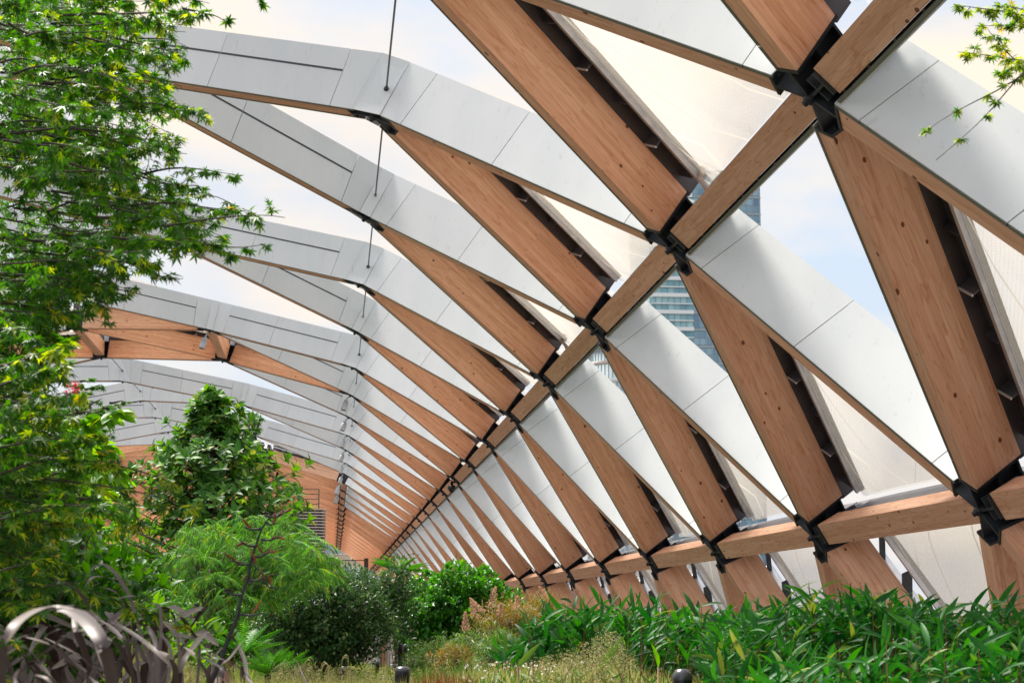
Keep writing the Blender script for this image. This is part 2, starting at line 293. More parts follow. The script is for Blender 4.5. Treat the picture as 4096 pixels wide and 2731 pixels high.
def link(name, me, parent=None, loc=None, kind=None):
    o = bpy.data.objects.new(name, me); COL.objects.link(o)
    if parent: o.parent = parent
    if loc is not None: o.location = loc
    if kind: o['kind'] = kind
    return o
def thing(name, label, cat, loc=(0, 0, 0), group=None, rz=0):
    o = bpy.data.objects.new(name, None); COL.objects.link(o); o.location = loc; o.rotation_euler.z = rz
    o['label'] = label; o['category'] = cat
    if group: o['group'] = group
    return o
def bx(c, sx, sy, sz, mi=0): m = MB(); m.box(c, sx, sy, sz, mi); return m

# ------------------------------------------------------------------ ground
GZ = -1.6
g = MB(); g.face([(-900, -300, GZ-.02), (900, -300, GZ-.02), (900, 1500, GZ-.02), (-900, 1500, GZ-.02)]); o = g.build('ground', M['groundm'], kind='structure')
g = MB(); g.face([(-21.5, -12, GZ), (6.9, -12, GZ), (6.9, 190, GZ), (-21.5, 190, GZ)]); g.build('path', M['paving'], kind='structure')
def bed(x0, x1, y0, y1):
    m = MB(); nx, ny = 14, int((y1-y0)/1.2)
    for i in range(nx+1):
        for j in range(ny+1):
            x = x0+(x1-x0)*i/nx; y = y0+(y1-y0)*j/ny; e = min(i, nx-i, j, ny-j)
            m.v.append((x, y, GZ-.05+(0 if e == 0 else .22+.08*noise.noise(Vector((x, y, 0))))))
    for i in range(nx):
        for j in range(ny):
            k = i*(ny+1)+j; m.f.append((k, k+ny+1, k+ny+2, k+1)); m.uv += [(0, 0)]*4; m.mi.append(0); m.sm.append(True)
    m.build('planting_bed', M['soil'], kind='structure')
bed(-.3, 6.0, 5, 75); bed(-14, -1.5, 3, 75)

# ------------------------------------------------------------------ roof lattice
Y0, ST = 16.579, 6.0
half = [(7.63, -2.66), (6.031, .958), (3.692, 4.017), (.425, 6.277), (-3.4545, 7.648), (-7.4915, 8.103)]
xc = -7.4915
ROW = half+[(2*xc-x, z) for x, z in reversed(half[:-1])]           # rows 0..10
def phase(r): return .5 if r % 2 == 0 else 0.
def P(r, c): return Vector((ROW[r][0], Y0+ST*c, ROW[r][1]))
def facet_n(r):                                                     # outward normal of the facet between row r and r+1
    a, b = ROW[r], ROW[r+1]; d = Vector((b[0]-a[0], 0, b[1]-a[1])).normalized()
    return Vector((d.z, 0, -d.x)) if d.x < 0 and False else Vector((d.z, 0, -d.x))
NRM = [facet_n(r) for r in range(10)]
def node_n(r):
    if r == 0: return NRM[0]
    if r == 10: return NRM[9]
    return (NRM[r-1]+NRM[r]).normalized()
def kink(r):                                                        # half the angle between the facets at a row
    if r in (0, 10): return 0
    return NRM[r-1].angle(NRM[r])/2
CMIN, CMAX = -3, 27
DX = {-2.5, -.5, 1.5, 3.5, 5.5, 6.5, 8.5, 10.5}
FX = {-1.5, .5, 2.5, 4.5, 6.5, 7.5, 9.5, 11.5}
def exists(r, c):
    if c < CMIN or c > CMAX: return False
    if r == 4 and c < 12: return c in DX
    if r == 6 and c < 12: return c in FX
    return True
def is_open(rb, cm, ra):                                            # triangle: base on row rb centred at cm, apex on row ra
    lo = min(rb, ra)
    if lo in (0, 9): return False
    if lo in (1, 8): return rb in (2, 8) and cm <= 17
    if lo in (2, 7): return rb in (3, 7) and cm < 15
    if lo == 3: return (cm < 12) and not (rb == 4 and cm == 6)
    if lo == 4: return (cm < 12) and not ((rb == 4 and cm == 6) or (rb == 5 and cm in (5.5, 6.5)))
    if lo == 5: return (cm < 12) and not (rb == 5 and cm == 6.5)
    if lo == 6: return cm < 12
    return False
W, D, H = .215, .55, .81
def side_open(r, c, c2, side):
    # diagonal from (r,c) to (r+1,c2); side -1 near, +1 far
    if c2 > c: tri = (r+1, c, r) if side < 0 else (r, c2, r+1)
    else: tri = (r, c2, r+1) if side < 0 else (r+1, c, r)
    return is_open(*tri)
END = .36
def seg_frame(a, b, n):
    d = (b-a).normalized(); s = n.cross(d).normalized()
    if s.y < 0: s = -s
    return d, s                                                     # s points to the far side (+y)
def prism(m, a, b, s, n, w0, w1, h0, h1, mi=0, ta=0, tb=0):
    # between a and b, sideways w0..w1 along s, outward h0..h1 along n; ta/tb shift the top ends along the length
    d = (b-a).normalized()
    m.hexa([a+s*w0+n*h0, b+s*w0+n*h0, b+s*w1+n*h0, a+s*w1+n*h0, a+s*w0+n*h1-d*ta, b+s*w0+n*h1+d*tb, b+s*w1+n*h1+d*tb, a+s*w1+n*h1-d*ta], mi)
def beam_mesh(a, b, n):
    d, s = seg_frame(a, b, n); m = MB(); prism(m, a+d*END, b-d*END, s, n, -W/2, W/2, 0, D)
    # small arris chamfer reads as a lighter line: keep the edge crisp but real
    return m.mesh('timber_beam', M['wood'])
def upstand_mesh(a, b, n):
    d, s = seg_frame(a, b, n); m = MB(); prism(m, a+d*(END-.1), b-d*(END-.1), s, n, -.06, .06, D+.004, H-.05)
    return m.mesh('upstand', M['tray'])
def tray_mesh(a, b, n, side, plate=True):
    d, s = seg_frame(a, b, n); s = s*side; m = MB(); a1, b1 = a+d*.55, b-d*.55
    if plate:
        prism(m, a1, b1, s, n, .03, .284, H-.10, H-.085, 0)
        prism(m, a1, b1, s, n, .065, .085, D+.01, H-.10, 0)
    prism(m, a1-d*.1, b1+d*.1, s, n, .285, .335, H-.16, H-.10 if plate else H-.06, 1)
    prism(m, a1-d*.1, b1+d*.1, s, n, .338, .350, H-.10, H-.04, 2)
    k = int((b1-a1).length/.62)
    for i in range(k+1):
        p = a1+(b1-a1)*(i/k)
        prism(m, p-d*.008, p+d*.008, s, n, .087 if plate else -.02, .283, D+.02 if i % 2 else D+.08, H-.101, 0 if plate else 3)
        if plate and i % 2: prism(m, p-d*.012, p+d*.012, s, n, .087, .283, D+.005, D+.019, 1)
    return m.mesh('gutter', [M['tray'], M['alu'], M['slot'], M['steel']])
FO = W/2+.05                                                        # cladding stands off the timber
def flank_end(node, r, other, side, dist=.24, rf=None):
    n = NRM[rf]; d, s = seg_frame(node, other, n); a = node+d*dist+s*side*FO
    t = H*math.tan(kink(r))/max(.5, abs(Vector((d.x, 0, d.z)).length))
    return a, a+n*H-d*t
def panel_mesh(a, b, n, side, ea, eb, ta, tb, t0, t1, slot):
    d, s = seg_frame(a, b, n); s = s*side; m = MB(); Lg = (b-a).length
    def pt(x): return a+d*x
    x0 = ea if t0 == 0 else t0+.006; x1 = Lg-eb if t1 is None else t1-.006
    prism(m, pt(x0), pt(x1), s, n, FO-.014, FO, 0, H, 0, ta if t0 == 0 else 0, tb if t1 is None else 0)
    prism(m, pt(x0), pt(x1), s, n, FO-.05, FO-.016, -.006, .02, 2)
    if slot and t0 != 0 and t1 is not None: prism(m, pt(x0), pt(x1), s, n, FO, FO+.004, H*.60, H*.60+.028, 1)
    return m.mesh('cladding_panel', [M['white'], M['slot'], M['edge']])
roof = thing('roof_canopy', 'arched timber lattice roof with white clad openings and translucent cushions spanning the garden', 'roof', (0, 0, 0))
cache = {}
nbeam = 0
members = []
for r in range(10):
    for c in np.arange(CMIN+phase(r), CMAX+.01, 1.0):
        for c2 in (c-.5, c+.5):
            if exists(r, c) and exists(r+1, c2): members.append((r, float(c), float(c2)))
def vis_rank(m):
    r, c, c2 = m; p = (P(r, c)+P(r+1, c2))/2
    pen = 0
    if p.y < 2: pen = 500
    if r >= 6: pen = 60
    return p.y+pen
members.sort(key=vis_rank)
stuffm = MB(); stuffw = MB()
def add_mesh_to(mb, me, off, mimap):
    base = len(mb.v)
    for v in me.vertices: mb.v.append(tuple(Vector(v.co)+off))
    uvl = me.uv_layers[0].data
    for p in me.polygons:
        mb.f.append(tuple(base+i for i in p.vertices)); mb.uv += [tuple(uvl[l].uv) for l in p.loop_indices]; mb.mi.append(mimap(p.material_index)); mb.sm.append(False)
for r, c, c2 in members:
    a0, b0 = P(r, 0), P(r+1, c2-c); n = NRM[r]; off = Vector((0, ST*c, 0))
    po, pf = side_open(r, c, c2, -1), side_open(r, c, c2, 1)
    Lg = (b0-a0).length; d, s = seg_frame(a0, b0, n); ca = Vector((d.x, 0, d.z)).length
    ta, tb = H*math.tan(kink(r))/ca, H*math.tan(kink(r+1))/ca
    key = (r, c2 > c)
    if key not in cache: cache[key] = (beam_mesh(a0, b0, n), upstand_mesh(a0, b0, n))
    nbeam += 1
    solo = nbeam <= 290
    if solo:
        bo = link('timber_beam', cache[key][0], roof, off)
        if r not in (0, 9): link('upstand', cache[key][1], bo)
    else:
        add_mesh_to(stuffw, cache[key][0], off, lambda i: 0); add_mesh_to(stuffm, cache[key][1], off, lambda i: 3)
    for side, opn in ((-1, po), (1, pf)):
        if opn:
            SD = side
            # does the corner at each end have a longitudinal (short gap) or a gusset?
            def corner(rr, cc, oth):
                has_long = longit(rr, cc) if SD > 0 else longit(rr, cc-1)
                return .33 if has_long else .24
            def longit(rr, cc):
                if not exists(rr, cc) or not exists(rr, cc+1): return False
                if rr in (0, 10, 1, 9, 2, 8): return True
                if rr in (3, 7): return cc >= 12
                if rr in (4, 6): return cc >= 12.5 or (rr == 4 and cc == 5.5)
                return cc >= 12 or cc == 6
            ea, eb = corner(r, c, 0), corner(r+1, c2, 0)
            slot = 3 <= r <= 6
            x1 = .62; x3 = Lg-.62; xm = Lg*.55
            for t0, t1 in ((0, x1), (x1, xm), (xm, x3), (x3, None)):
                k2 = (r, c2 > c, side, ea, eb, t0, t1)
                if k2 not in cache: cache[k2] = panel_mesh(a0, b0, n, side, ea, eb, ta, tb, t0, t1, slot)
                if solo and (side < 0 or c < 6): link('cladding_panel', cache[k2], bo)
                else: add_mesh_to(stuffm, cache[k2], off, lambda i: i)
        else:
            k2 = (r, c2 > c, side, 'tray')
            if k2 not in cache: cache[k2] = tray_mesh(a0, b0, n, side, r not in (0, 9))
            if solo: link('gutter', cache[k2], bo)
            elif c < 18: add_mesh_to(stuffm, cache[k2], off, lambda i: (3, 4, 1, 3)[i])
# longitudinal beams
def longit(rr, cc):
    if not exists(rr, cc) or not exists(rr, cc+1): return False
    if rr in (0, 10, 1, 9, 2, 8): return True
    if rr in (3, 7): return cc >= 12
    if rr in (4, 6): return cc >= 12.5 or (rr == 4 and cc == 5.5)
    return cc >= 12 or cc == 6
def long_meshes(r):
    n = node_n(r); a, b = P(r, 0), P(r, 1); d = Vector((0, 1, 0)); s = n.cross(d)
    m = MB(); prism(m, a+d*.10, b-d*.42, s, n, -.14, .14, .02, .02+(.30 if r in (1, 9) else .45)); res = [m.mesh('purlin', M['wood'])]
    m = MB(); prism(m, a+d*.05, b-d*.05, s, n, -.08, .08, .02+(.30 if r in (1, 9) else .45)+.002, H-.06); res.append(m.mesh('upstand', M['tray']))
    for sg in (-1, 1):
        m = MB(); prism(m, a+d*.34, b-d*.34, s*sg, n, .20, .215, 0.0, H, 0); prism(m, a+d*.34, b-d*.34, s*sg, n, .165, .197, -.006, .02, 2)
        k = 9
        for i in range(k): p = a+d*(.5+i*(ST-1)/(k-1)); prism(m, p-d*.02, p+d*.02, s*sg, n, .142, .196, .03, .1, 1)
        prism(m, a+d*.3, b-d*.3, s*sg, n, .143, .198, .24, .26, 1)  # added dark backing plate, blocks light leaking between purlin and cladding
        res.append(m.mesh('cladding_panel', [M['white'], M['slot'], M['edge']]))
    return res, s
for r in range(11):
    (lm, um, pl, pr), s = long_meshes(r)
    low_sign = 1 if (s.dot(Vector((ROW[max(r-1, 0)][0]-ROW[r][0], 0, ROW[max(r-1, 0)][1]-ROW[r][1]))) > 0) else -1
    for c in np.arange(CMIN+phase(r), CMAX+.01, 1.0):
        if not longit(r, c): continue
        off = Vector((0, ST*c, 0))
        o = link('purlin', lm, roof, off); link('upstand', um, o)
        for sg, me in ((-1, pl), (1, pr)):
            ra = r-1 if sg == low_sign else r+1
            if 0 <= ra <= 10 and is_open(r, c+.5, ra): link('cladding_panel', me, o)
# steel nodes
def node_mesh(r, arms):
    m = MB(); n = node_n(r); o = P(r, 0)
    m.lathe(o-n*.04, [(0, 0), (.045, 0), (.05, .02), (.05, .62), (0, .62)], 12, axis=n)
    m.lathe(o-n*.075, [(0, 0), (.028, 0), (.028, .04)], 10, axis=n)
    for (r2, dc) in arms:
        q = P(r2, dc)
        if r2 == r:
            e = .10 if dc > 0 else .42; nn = n
        else:
            e = END; nn = NRM[min(r, r2)]
        d, s = seg_frame(o, q, nn) if r2 != r else ((q-o).normalized(), n.cross((q-o).normalized()))
        if e < .2: continue
        prism(m, o+d*.03, o+d*(e-.03), s, nn, -.013, .013, -.01, D-.02)       # web
        prism(m, o+d*.05, o+d*(e-.03), s, nn, -.09, .09, .25, .275)           # stiffener
        prism(m, o+d*.05, o+d*(e-.03), s, nn, -.09, .09, D-.06, D-.035)
        prism(m, o+d*(e-.032), o+d*(e-.001), s, nn, -W/2-.008, W/2+.008, -.012, D+.012)  # end plate
        if r2 == r: prism(m, o+d*.2, o+d*.225, s, nn, -.12, .12, .0, .42)
        for hb in (.06, .17, .34, .45):
            for wb in (-.075, .075): m.lathe(o+d*(e-.034)+nn*hb+s*wb, [(.013, 0), (.013, .014), (0, .014)], 6, axis=-d)
    m.lathe(o+n*.05, [(.13, 0), (.15, .02), (.15, .04), (0, .04)], 14, axis=n)
    return m.mesh('steel_node', M['steel'])
def arms_of(r, c):
    res = []
    for r2 in (r-1, r+1):
        for dc in (-.5, .5):
            if 0 <= r2 <= 10 and exists(r2, c+dc): res.append((r2, dc))
    if longit(r, c): res.append((r, 1))
    if longit(r, c-1): res.append((r, -1))
    return tuple(res)
gcache = {}
def gusset_mesh(r, c, side):
    # white fold that closes the corner where clad flanks of two facets meet
    right = [dc for (r2, dc) in arms_of(r, c) if r2 == r-1]; left = [dc for (r2, dc) in arms_of(r, c) if r2 == r+1]
    if not right or not left: return None
    pick = min if side < 0 else max
    dr, dl = pick(right), pick(left)
    if not side_open_at(r-1, c+dr, c, side) or not side_open_at(r, c, c+dl, side): return None
    if longit(r, c) and side > 0 or longit(r, c-1) and side < 0: return None
    key = (r, dr, dl, side)
    if key in gcache: return gcache[key]
    o = P(r, 0)
    a0, a1 = flank_end(o, r, P(r-1, dr), side, .235, r-1); b0, b1 = flank_end(o, r, P(r+1, dl), side, .235, r)
    m = MB(); k = Vector((0, .012*side, 0))
    if dr*dl < 0 and (dr < 0) == (side < 0):
        m.face([a0+k, a1+k, b0+k]); m.face([a1+k, b1+k, b0+k])
    else: m.face([a0+k, a1+k, b1+k, b0+k])
    m.face([a0-k, b0-k, b1-k, a1-k])
    for p, q in ((a0, b0), (a1, b1)): m.face([p-k, p+k, q+k, q-k])
    gcache[key] = m.mesh('gusset', M['white']); return gcache[key]
def side_open_at(r, c, c2, side): return side_open(r, c, c2, side)
ncache = {}
nn_ = 0
nodes = [(r, float(c)) for r in range(11) for c in np.arange(CMIN+phase(r), CMAX+.01, 1.0) if exists(r, c)]
nodes.sort(key=lambda t: t[1]+(20 if t[0] > 6 else 0))
for r, c in nodes:
    ar = arms_of(r, c); key = (r, ar)
    if key not in ncache: ncache[key] = node_mesh(r, ar)
    off = Vector((0, ST*c, 0)); nn_ += 1
    if nn_ <= 280:
        no = link('steel_node', ncache[key], roof, off)
    else: add_mesh_to(stuffm, ncache[key], off, lambda i: 5)
    for sd_ in (-1, 1):
        gm = gusset_mesh(r, c, sd_)
        if gm:
            if nn_ <= 280: link('gusset', gm, no)
            else: add_mesh_to(stuffm, gm, off, lambda i: 0)
# tie rods along rows 3 and 5
for r, rng_c in ((3, np.arange(-1, 12)), (5, np.arange(0, 12)), (7, np.arange(0, 12))):
    for c in rng_c:
        if r == 5 and c == 6: continue
        n = node_n(r); base = P(r, float(c))+n*(H*.43); m = MB()
        a = base+Vector((0, .3, 0)); b = base+Vector((0, ST-.17, 0))
        m.tube([a, b], .013, 8); m.tube([b-Vector((0, .03, 0)), b+Vector((0, .004, 0))], .034, 12); m.tube([b-Vector((0, .13, 0)), b-Vector((0, .03, 0))], .02, 8)
        m.build('tie_rod', M['rod'], roof)
# cushions
def cushion_mesh(rb, ra, dc):
    lo = min(rb, ra); n = NRM[lo]; A, B, Cc = P(rb, 0), P(rb, 1), P(ra, .5)
    cen = (A+B+Cc)/3; k = 10; m = MB()
    def inset(p, q1, q2, d1_, d2_):                                 # d1_, d2_: distances kept from edges p-q1 and p-q2
        e1 = (q1-p).normalized(); e2 = (q2-p).normalized(); sn = math.sin(e1.angle(e2)); return p+e1*(d2_/sn)+e2*(d1_/sn)
    DB, DD = .07, .345
    a, b, c = inset(A, B, Cc, DB, DD), inset(B, A, Cc, DB, DD), inset(Cc, A, B, DD, DD)
    ux = (b-a).normalized(); uy = n.cross(ux)
    for layer, (h0, bul) in enumerate(((H-.11, -.16), (H-.05, .42))):
        idx = {}
        for i in range(k+1):
            for j in range(k+1-i):
                u, v = i/k, j/k; w_ = 1-u-v; p = a*w_+b*u+c*v
                f = (27*u*v*w_)**.55 if u*v*w_ > 0 else 0
                q = p+n*(h0+bul*f); idx[(i, j)] = len(m.v); m.v.append(tuple(q))
        def uvp(i): pp = Vector(m.v[i])-A; return (pp.dot(ux), pp.dot(uy))
        for i in range(k):
            for j in range(k-i):
                t = [(idx[(i, j)], idx[(i+1, j)], idx[(i, j+1)])]
                if i+j < k-1: t.append((idx[(i+1, j)], idx[(i+1, j+1)], idx[(i, j+1)]))
                for q in t: m.f.append(q); m.uv += [uvp(x) for x in q]; m.mi.append(0); m.sm.append(True)
    return m.mesh('film_cushion', M['etfe'])
cc_ = {}; ncush = 0
tris = []
for rb in range(11):
    for ra in (rb-1, rb+1):
        if ra < 0 or ra > 10: continue
        for c in np.arange(CMIN+phase(rb), CMAX-.9, 1.0):
            if not (exists(rb, c) and exists(rb, c+1) and exists(ra, c+.5)): continue
            if is_open(rb, c+.5, ra): continue
            tris.append((rb, ra, float(c)))
tris.sort(key=lambda t: t[2]+(20 if t[0]+t[1] > 13 else 0))
for rb, ra, c in tris[:300]:
    if (rb, ra) not in cc_: cc_[(rb, ra)] = cushion_mesh(rb, ra, 0)
    link('film_cushion', cc_[(rb, ra)], roof, Vector((0, ST*c, 0)))
if stuffw.v: stuffw.build('far_beams', M['wood'], roof, kind='stuff')
if len(tris) > 300:
    fm = MB()
    for rb, ra, c in tris[300:]:
        if (rb, ra) not in cc_: cc_[(rb, ra)] = cushion_mesh(rb, ra, 0)
        add_mesh_to(fm, cc_[(rb, ra)], Vector((0, ST*c, 0)), lambda i: 0)
    fm.build('far_cushions', M['etfe'], roof, kind='stuff')
if stuffm.v: stuffm.build('far_fittings', [M['white'], M['slot'], M['edge'], M['tray'], M['alu'], M['steel']], roof, kind='stuff')
# air hoses near the purlin row
def hose(c, s=1.0):
    n = node_n(2); o = P(2, c)+n*.60; t = Vector((-.66, 0, .75)); y = Vector((0, 1, 0))
    pts = [o-y*.62+t*.36+n*.1, o-y*.60+t*.30, o-y*.57+t*.20, o-y*.52+t*.12-n*.02, o-y*.44+t*.10, o-y*.38+t*.14+n*.03]
    m = MB(); m.tube(pts, .032, 10); m.lathe(pts[0], [(0, 0), (.06, 0), (.06, .015), (0, .015)], 14, axis=(pts[0]-pts[1]).normalized())
    m.build('air_hose', M['hose'], roof)
for c in (-1.5, .5, 2.5, -.5+1+1+1): hose(c)

# ------------------------------------------------------------------ leaves and plants
def tmpl(name):
    if name == 'lance':      # unit length along +x, normal +z, folded and drooping
        xs = [0, .18, .42, .68, .88, 1]; ws = [.02, .068, .085, .066, .03, 0]; zs = [0, .03, .035, 0, -.06, -.12]
    elif name == 'ovate':
        xs = [0, .12, .35, .62, .85, 1]; ws = [.01, .15, .24, .21, .11, 0]; zs = [0, .02, .03, .01, -.04, -.08]
    elif name == 'small':
        xs = [0, .45, 1]; ws = [.02, .26, 0]; zs = [0, .02, -.05]
    elif name == 'slim':
        xs = [0, .45, 1]; ws = [.01, .06, 0]; zs = [0, .02, -.10]
    elif name == 'maple':
        v = [(0, 0, 0)]; angs = [-150, -95, -48, 0, 48, 95, 150]; ln = [.30, .62, .90, 1.0, .90, .62, .30]
        c = (.28, 0, .02); v = [c]; f = []
        for k, (a, l_) in enumerate(zip(angs, ln)):
            if k: am = R((a+angs[k-1])/2); rr = .20; v.append((c[0]+rr*math.cos(am), rr*math.sin(am), .03))
            v.append((c[0]+l_*.72*math.cos(R(a)), l_*.72*math.sin(R(a)), -.10*l_))
        # widen lobes a little with shoulder points
        w_ = [c]; ring = []
        for k, (a, l_) in enumerate(zip(angs, ln)):
            for da, fr_, z in ((-13, .50, .0), (0, 1, -.10*l_), (13, .50, .0)):
                ring.append((c[0]+l_*.72*fr_*math.cos(R(a+da)), l_*.72*fr_*math.sin(R(a+da)), z))
            if k < 6: am = R((a+angs[k+1])/2); ring.append((c[0]+.17*math.cos(am), .17*math.sin(am), .03))
        w_ += ring; f = [(0, i, i+1) for i in range(1, len(ring))]
        w_ += [(-.25, -.008, 0), (-.25, .008, 0)]; f.append((0, len(w_)-1, len(w_)-2))
        return np.array(w_, float), f
    elif name == 'frond':    # fern frond: arching rachis with leaflets both sides
        v, f = [], []; n = 17
        for i in range(n):
            t = (i+1)/(n+1); x = t; z = -.42*t*t; l_ = .20*math.sin(math.pi*min(1, t*1.02))**.7*(1.15-.5*t)
            for sg in (-1, 1):
                b = len(v); v += [(x-.012, 0, z), (x+.022, 0, z-.01), (x+.06, sg*l_, z-.05*l_/.2), (x+.02, sg*l_*.5, z-.012)]; f += [(b, b+1, b+2), (b, b+2, b+3)]
        b = len(v); v += [(0, -.005, 0), (0, .005, 0), (.5, 0, -.10), (1, 0, -.42)]; f += [(b, b+1, b+2), (b+2, b+1, b+3)]
        return np.array(v, float), f
    elif name == 'feather':  # weeping spray of very fine long leaflets
        v, f = [], []; r_ = random.Random(5)
        for i in range(11):
            t = (i+.5)/11; x = t*.72; z = -.55*t*t
            for sg in (-1, 1):
                l_ = .42*(1-.35*t)*r_.uniform(.7, 1.25); dx = r_.uniform(.08, .45)*l_*1.6; w2 = .017
                b = len(v); v += [(x-w2, 0, z), (x+w2, 0, z), (x+dx*.5+w2, sg*l_*.30, z-l_*.26), (x+dx*.5-w2, sg*l_*.30, z-l_*.26), (x+dx, sg*l_*.36, z-l_*.88)]
                f += [(b, b+1, b+2, b+3), (b+3, b+2, b+4)]
        return np.array(v, float), f
    elif name == 'blade':
        v = [(0, -.5, 0), (0, .5, 0), (.4, -.42, .0), (.4, .42, 0), (.75, -.28, -.0), (.75, .28, 0), (1, 0, 0)]
        return np.array(v, float), [(0, 1, 3, 2), (2, 3, 5, 4), (4, 5, 6)]
    v, f = [], []
    for x, w_, z in zip(xs, ws, zs): v += [(x, -w_, z+w_*.35), (x, 0, z), (x, w_, z+w_*.35)]
    for i in range(len(xs)-1):
        a = 3*i; f += [(a, a+1, a+4, a+3), (a+1, a+2, a+5, a+4)]
    return np.array(v, float), f
T = {k: tmpl(k) for k in ('lance', 'ovate', 'small', 'slim', 'maple', 'frond', 'feather', 'blade')}
def unit(a): return a/np.maximum(np.linalg.norm(a, axis=-1, keepdims=True), 1e-9)
def frames(dirs, ups):
    x = unit(dirs); y = unit(np.cross(ups, x)); z = np.cross(x, y); return np.stack([x, y, z], axis=2)    # columns
def merged(name, tn, pos, Rm, sc, m, parent=None, kind=None, label=None, cat=None, wid=None, smooth=True):
    tv, tf = T[tn]; n = len(pos); k = len(tv)
    lv = tv[None]*np.asarray(sc)[:, None, None]
    if wid is not None: lv = lv.copy(); lv[:, :, 1] = tv[None, :, 1]*np.asarray(wid)[:, None]
    V = np.einsum('nij,nkj->nki', Rm, lv)+np.asarray(pos)[:, None]
    lens = np.array([len(f) for f in tf]); flat = np.concatenate([np.array(f) for f in tf])
    idx = (flat[None]+(np.arange(n)*k)[:, None]).ravel(); ln = np.tile(lens, n)
    me = bpy.data.meshes.new(name); me.vertices.add(n*k); me.vertices.foreach_set('co', V.astype(np.float32).ravel())
    me.loops.add(len(idx)); me.loops.foreach_set('vertex_index', idx.astype(np.int32))
    me.polygons.add(len(ln)); me.polygons.foreach_set('loop_start', np.concatenate([[0], np.cumsum(ln)[:-1]]).astype(np.int32))
    me.polygons.foreach_set('use_smooth', np.full(len(ln), smooth))
    me.materials.append(m); me.update(); me.validate()
    o = link(name, me, parent, None, kind)
    if label: o['label'] = label; o['category'] = cat
    return o
tme = {}
def leaves(tn, pos, dirs, ups, sc, m, parent, solo=60, pname='leaf'):
    pos, dirs, ups, sc = map(np.asarray, (pos, dirs, ups, sc))
    Rm = frames(dirs, ups); near = np.linalg.norm(pos, axis=1)/sc
    # nearest and in frame first
    f_ = np.array(fw); r_ = np.array(rt); u_ = np.array(up); dd = pos@f_; px = F*(pos@r_)/dd; py = F*(pos@u_)/dd
    near = near+np.where((abs(px) < 2040) & (abs(py) < 1360) & (dd > 0), 0, 1e6)
    order = np.argsort(near); A = order[:solo]; B = order[solo:]
    if solo:
        key = (tn, m.name)
        if key not in tme:
            me = bpy.data.meshes.new(pname); tv, tf = T[tn]; me.from_pydata([tuple(v) for v in tv], [], tf); me.materials.append(m)
            me.polygons.foreach_set('use_smooth', [True]*len(tf)); tme[key] = me
        for i in A:
            o = bpy.data.objects.new(pname, tme[key]); COL.objects.link(o); o.parent = parent
            mm = Matrix([list(Rm[i][j]*sc[i])+[pos[i][j]] for j in range(3)]+[[0, 0, 0, 1]]); o.matrix_basis = mm
    if len(B): merged('foliage', tn, pos[B], Rm[B], sc[B], m, parent, kind='stuff')
def rvec(n): return unit(rng.normal(size=(n, 3)))
def branch_path(a, b, wob=.06, n=6, droop=0):
    a, b = Vector(a), Vector(b); L_ = (b-a).length; pts = []
    o1, o2 = rvec(1)[0], rvec(1)[0]
    for i in range(n+1):
        t = i/n; p = a.lerp(b, t)+Vector(o1)*math.sin(math.pi*t)*L_*wob+Vector(o2)*math.sin(2*math.pi*t)*L_*wob*.5
        p.z += droop*L_*(math.sin(math.pi*t*.5)*1.0-t)*1.0
        pts.append(p)
    return pts
def thing0(name, label, cat, group=None): return thing(name, label, cat, (0, 0, 0), group)

def shrub(name, label, cat, c, rad, ncl, per, tn, size, m, solo=80, base=None, spread=.10, upb=.5, lump=.25, stems=14, bark='bark', trunkr=.02, clip=None, shell=.42, seed=1, jit=1.0, group=None):
    r0 = np.random.default_rng(seed)
    t = thing0(name, label, cat, group); c = np.array(c, float); rad = np.array(rad, float)
    d = unit(r0.normal(size=(ncl, 3))); rr = r0.random(ncl)**shell
    cen = c+d*rad*rr[:, None]
    lf = np.array([1+lump*noise.noise(Vector(q*3.1+seed)) *2 for q in d]); cen = c+(cen-c)*lf[:, None]
    if clip is not None: cen = cen[clip(cen)]
    k = len(cen); base = np.array(base if base is not None else (c[0], c[1], GZ))
    out = unit((cen-c)/rad+1e-6); axis = unit(out*.8+np.array([0, 0, upb]))
    pos, dirs, ups, sc = [], [], [], []
    for i in range(per):
        off = r0.normal(size=(k, 3))*spread
        dv = unit(axis*(.35+.5*r0.random((k, 1)))+unit(r0.normal(size=(k, 3)))*jit)
        pos.append(cen+off*.7); dirs.append(dv); ups.append(unit(np.array([0, 0, 1.])+axis*.6+r0.normal(size=(k, 3))*.35)); sc.append(size*(.7+.6*r0.random(k)))
    leaves(tn, np.concatenate(pos), np.concatenate(dirs), np.concatenate(ups), np.concatenate(sc), m, t, solo)
    mb = MB()
    sel = r0.choice(k, min(stems, k), replace=False)
    for i in sel:
        b0 = Vector(base)+Vector((r0.normal()*.08, r0.normal()*.08, 0)); pp = branch_path(b0, cen[i], .05, 6); mb.tube(pp, [trunkr*(1-.8*j/6) for j in range(7)], 5)
    for i in range(0, k, 4):                                          # twigs
        a = cen[i]-axis[i]*.35*min(1, rad.min()); mb.tube([a, (a+cen[i])/2+r0.normal(size=3)*.01, cen[i]], [.006, .005, .002], 4)
    mb.build('branches', M[bark], t, kind='stuff' if False else None)
    return t, cen

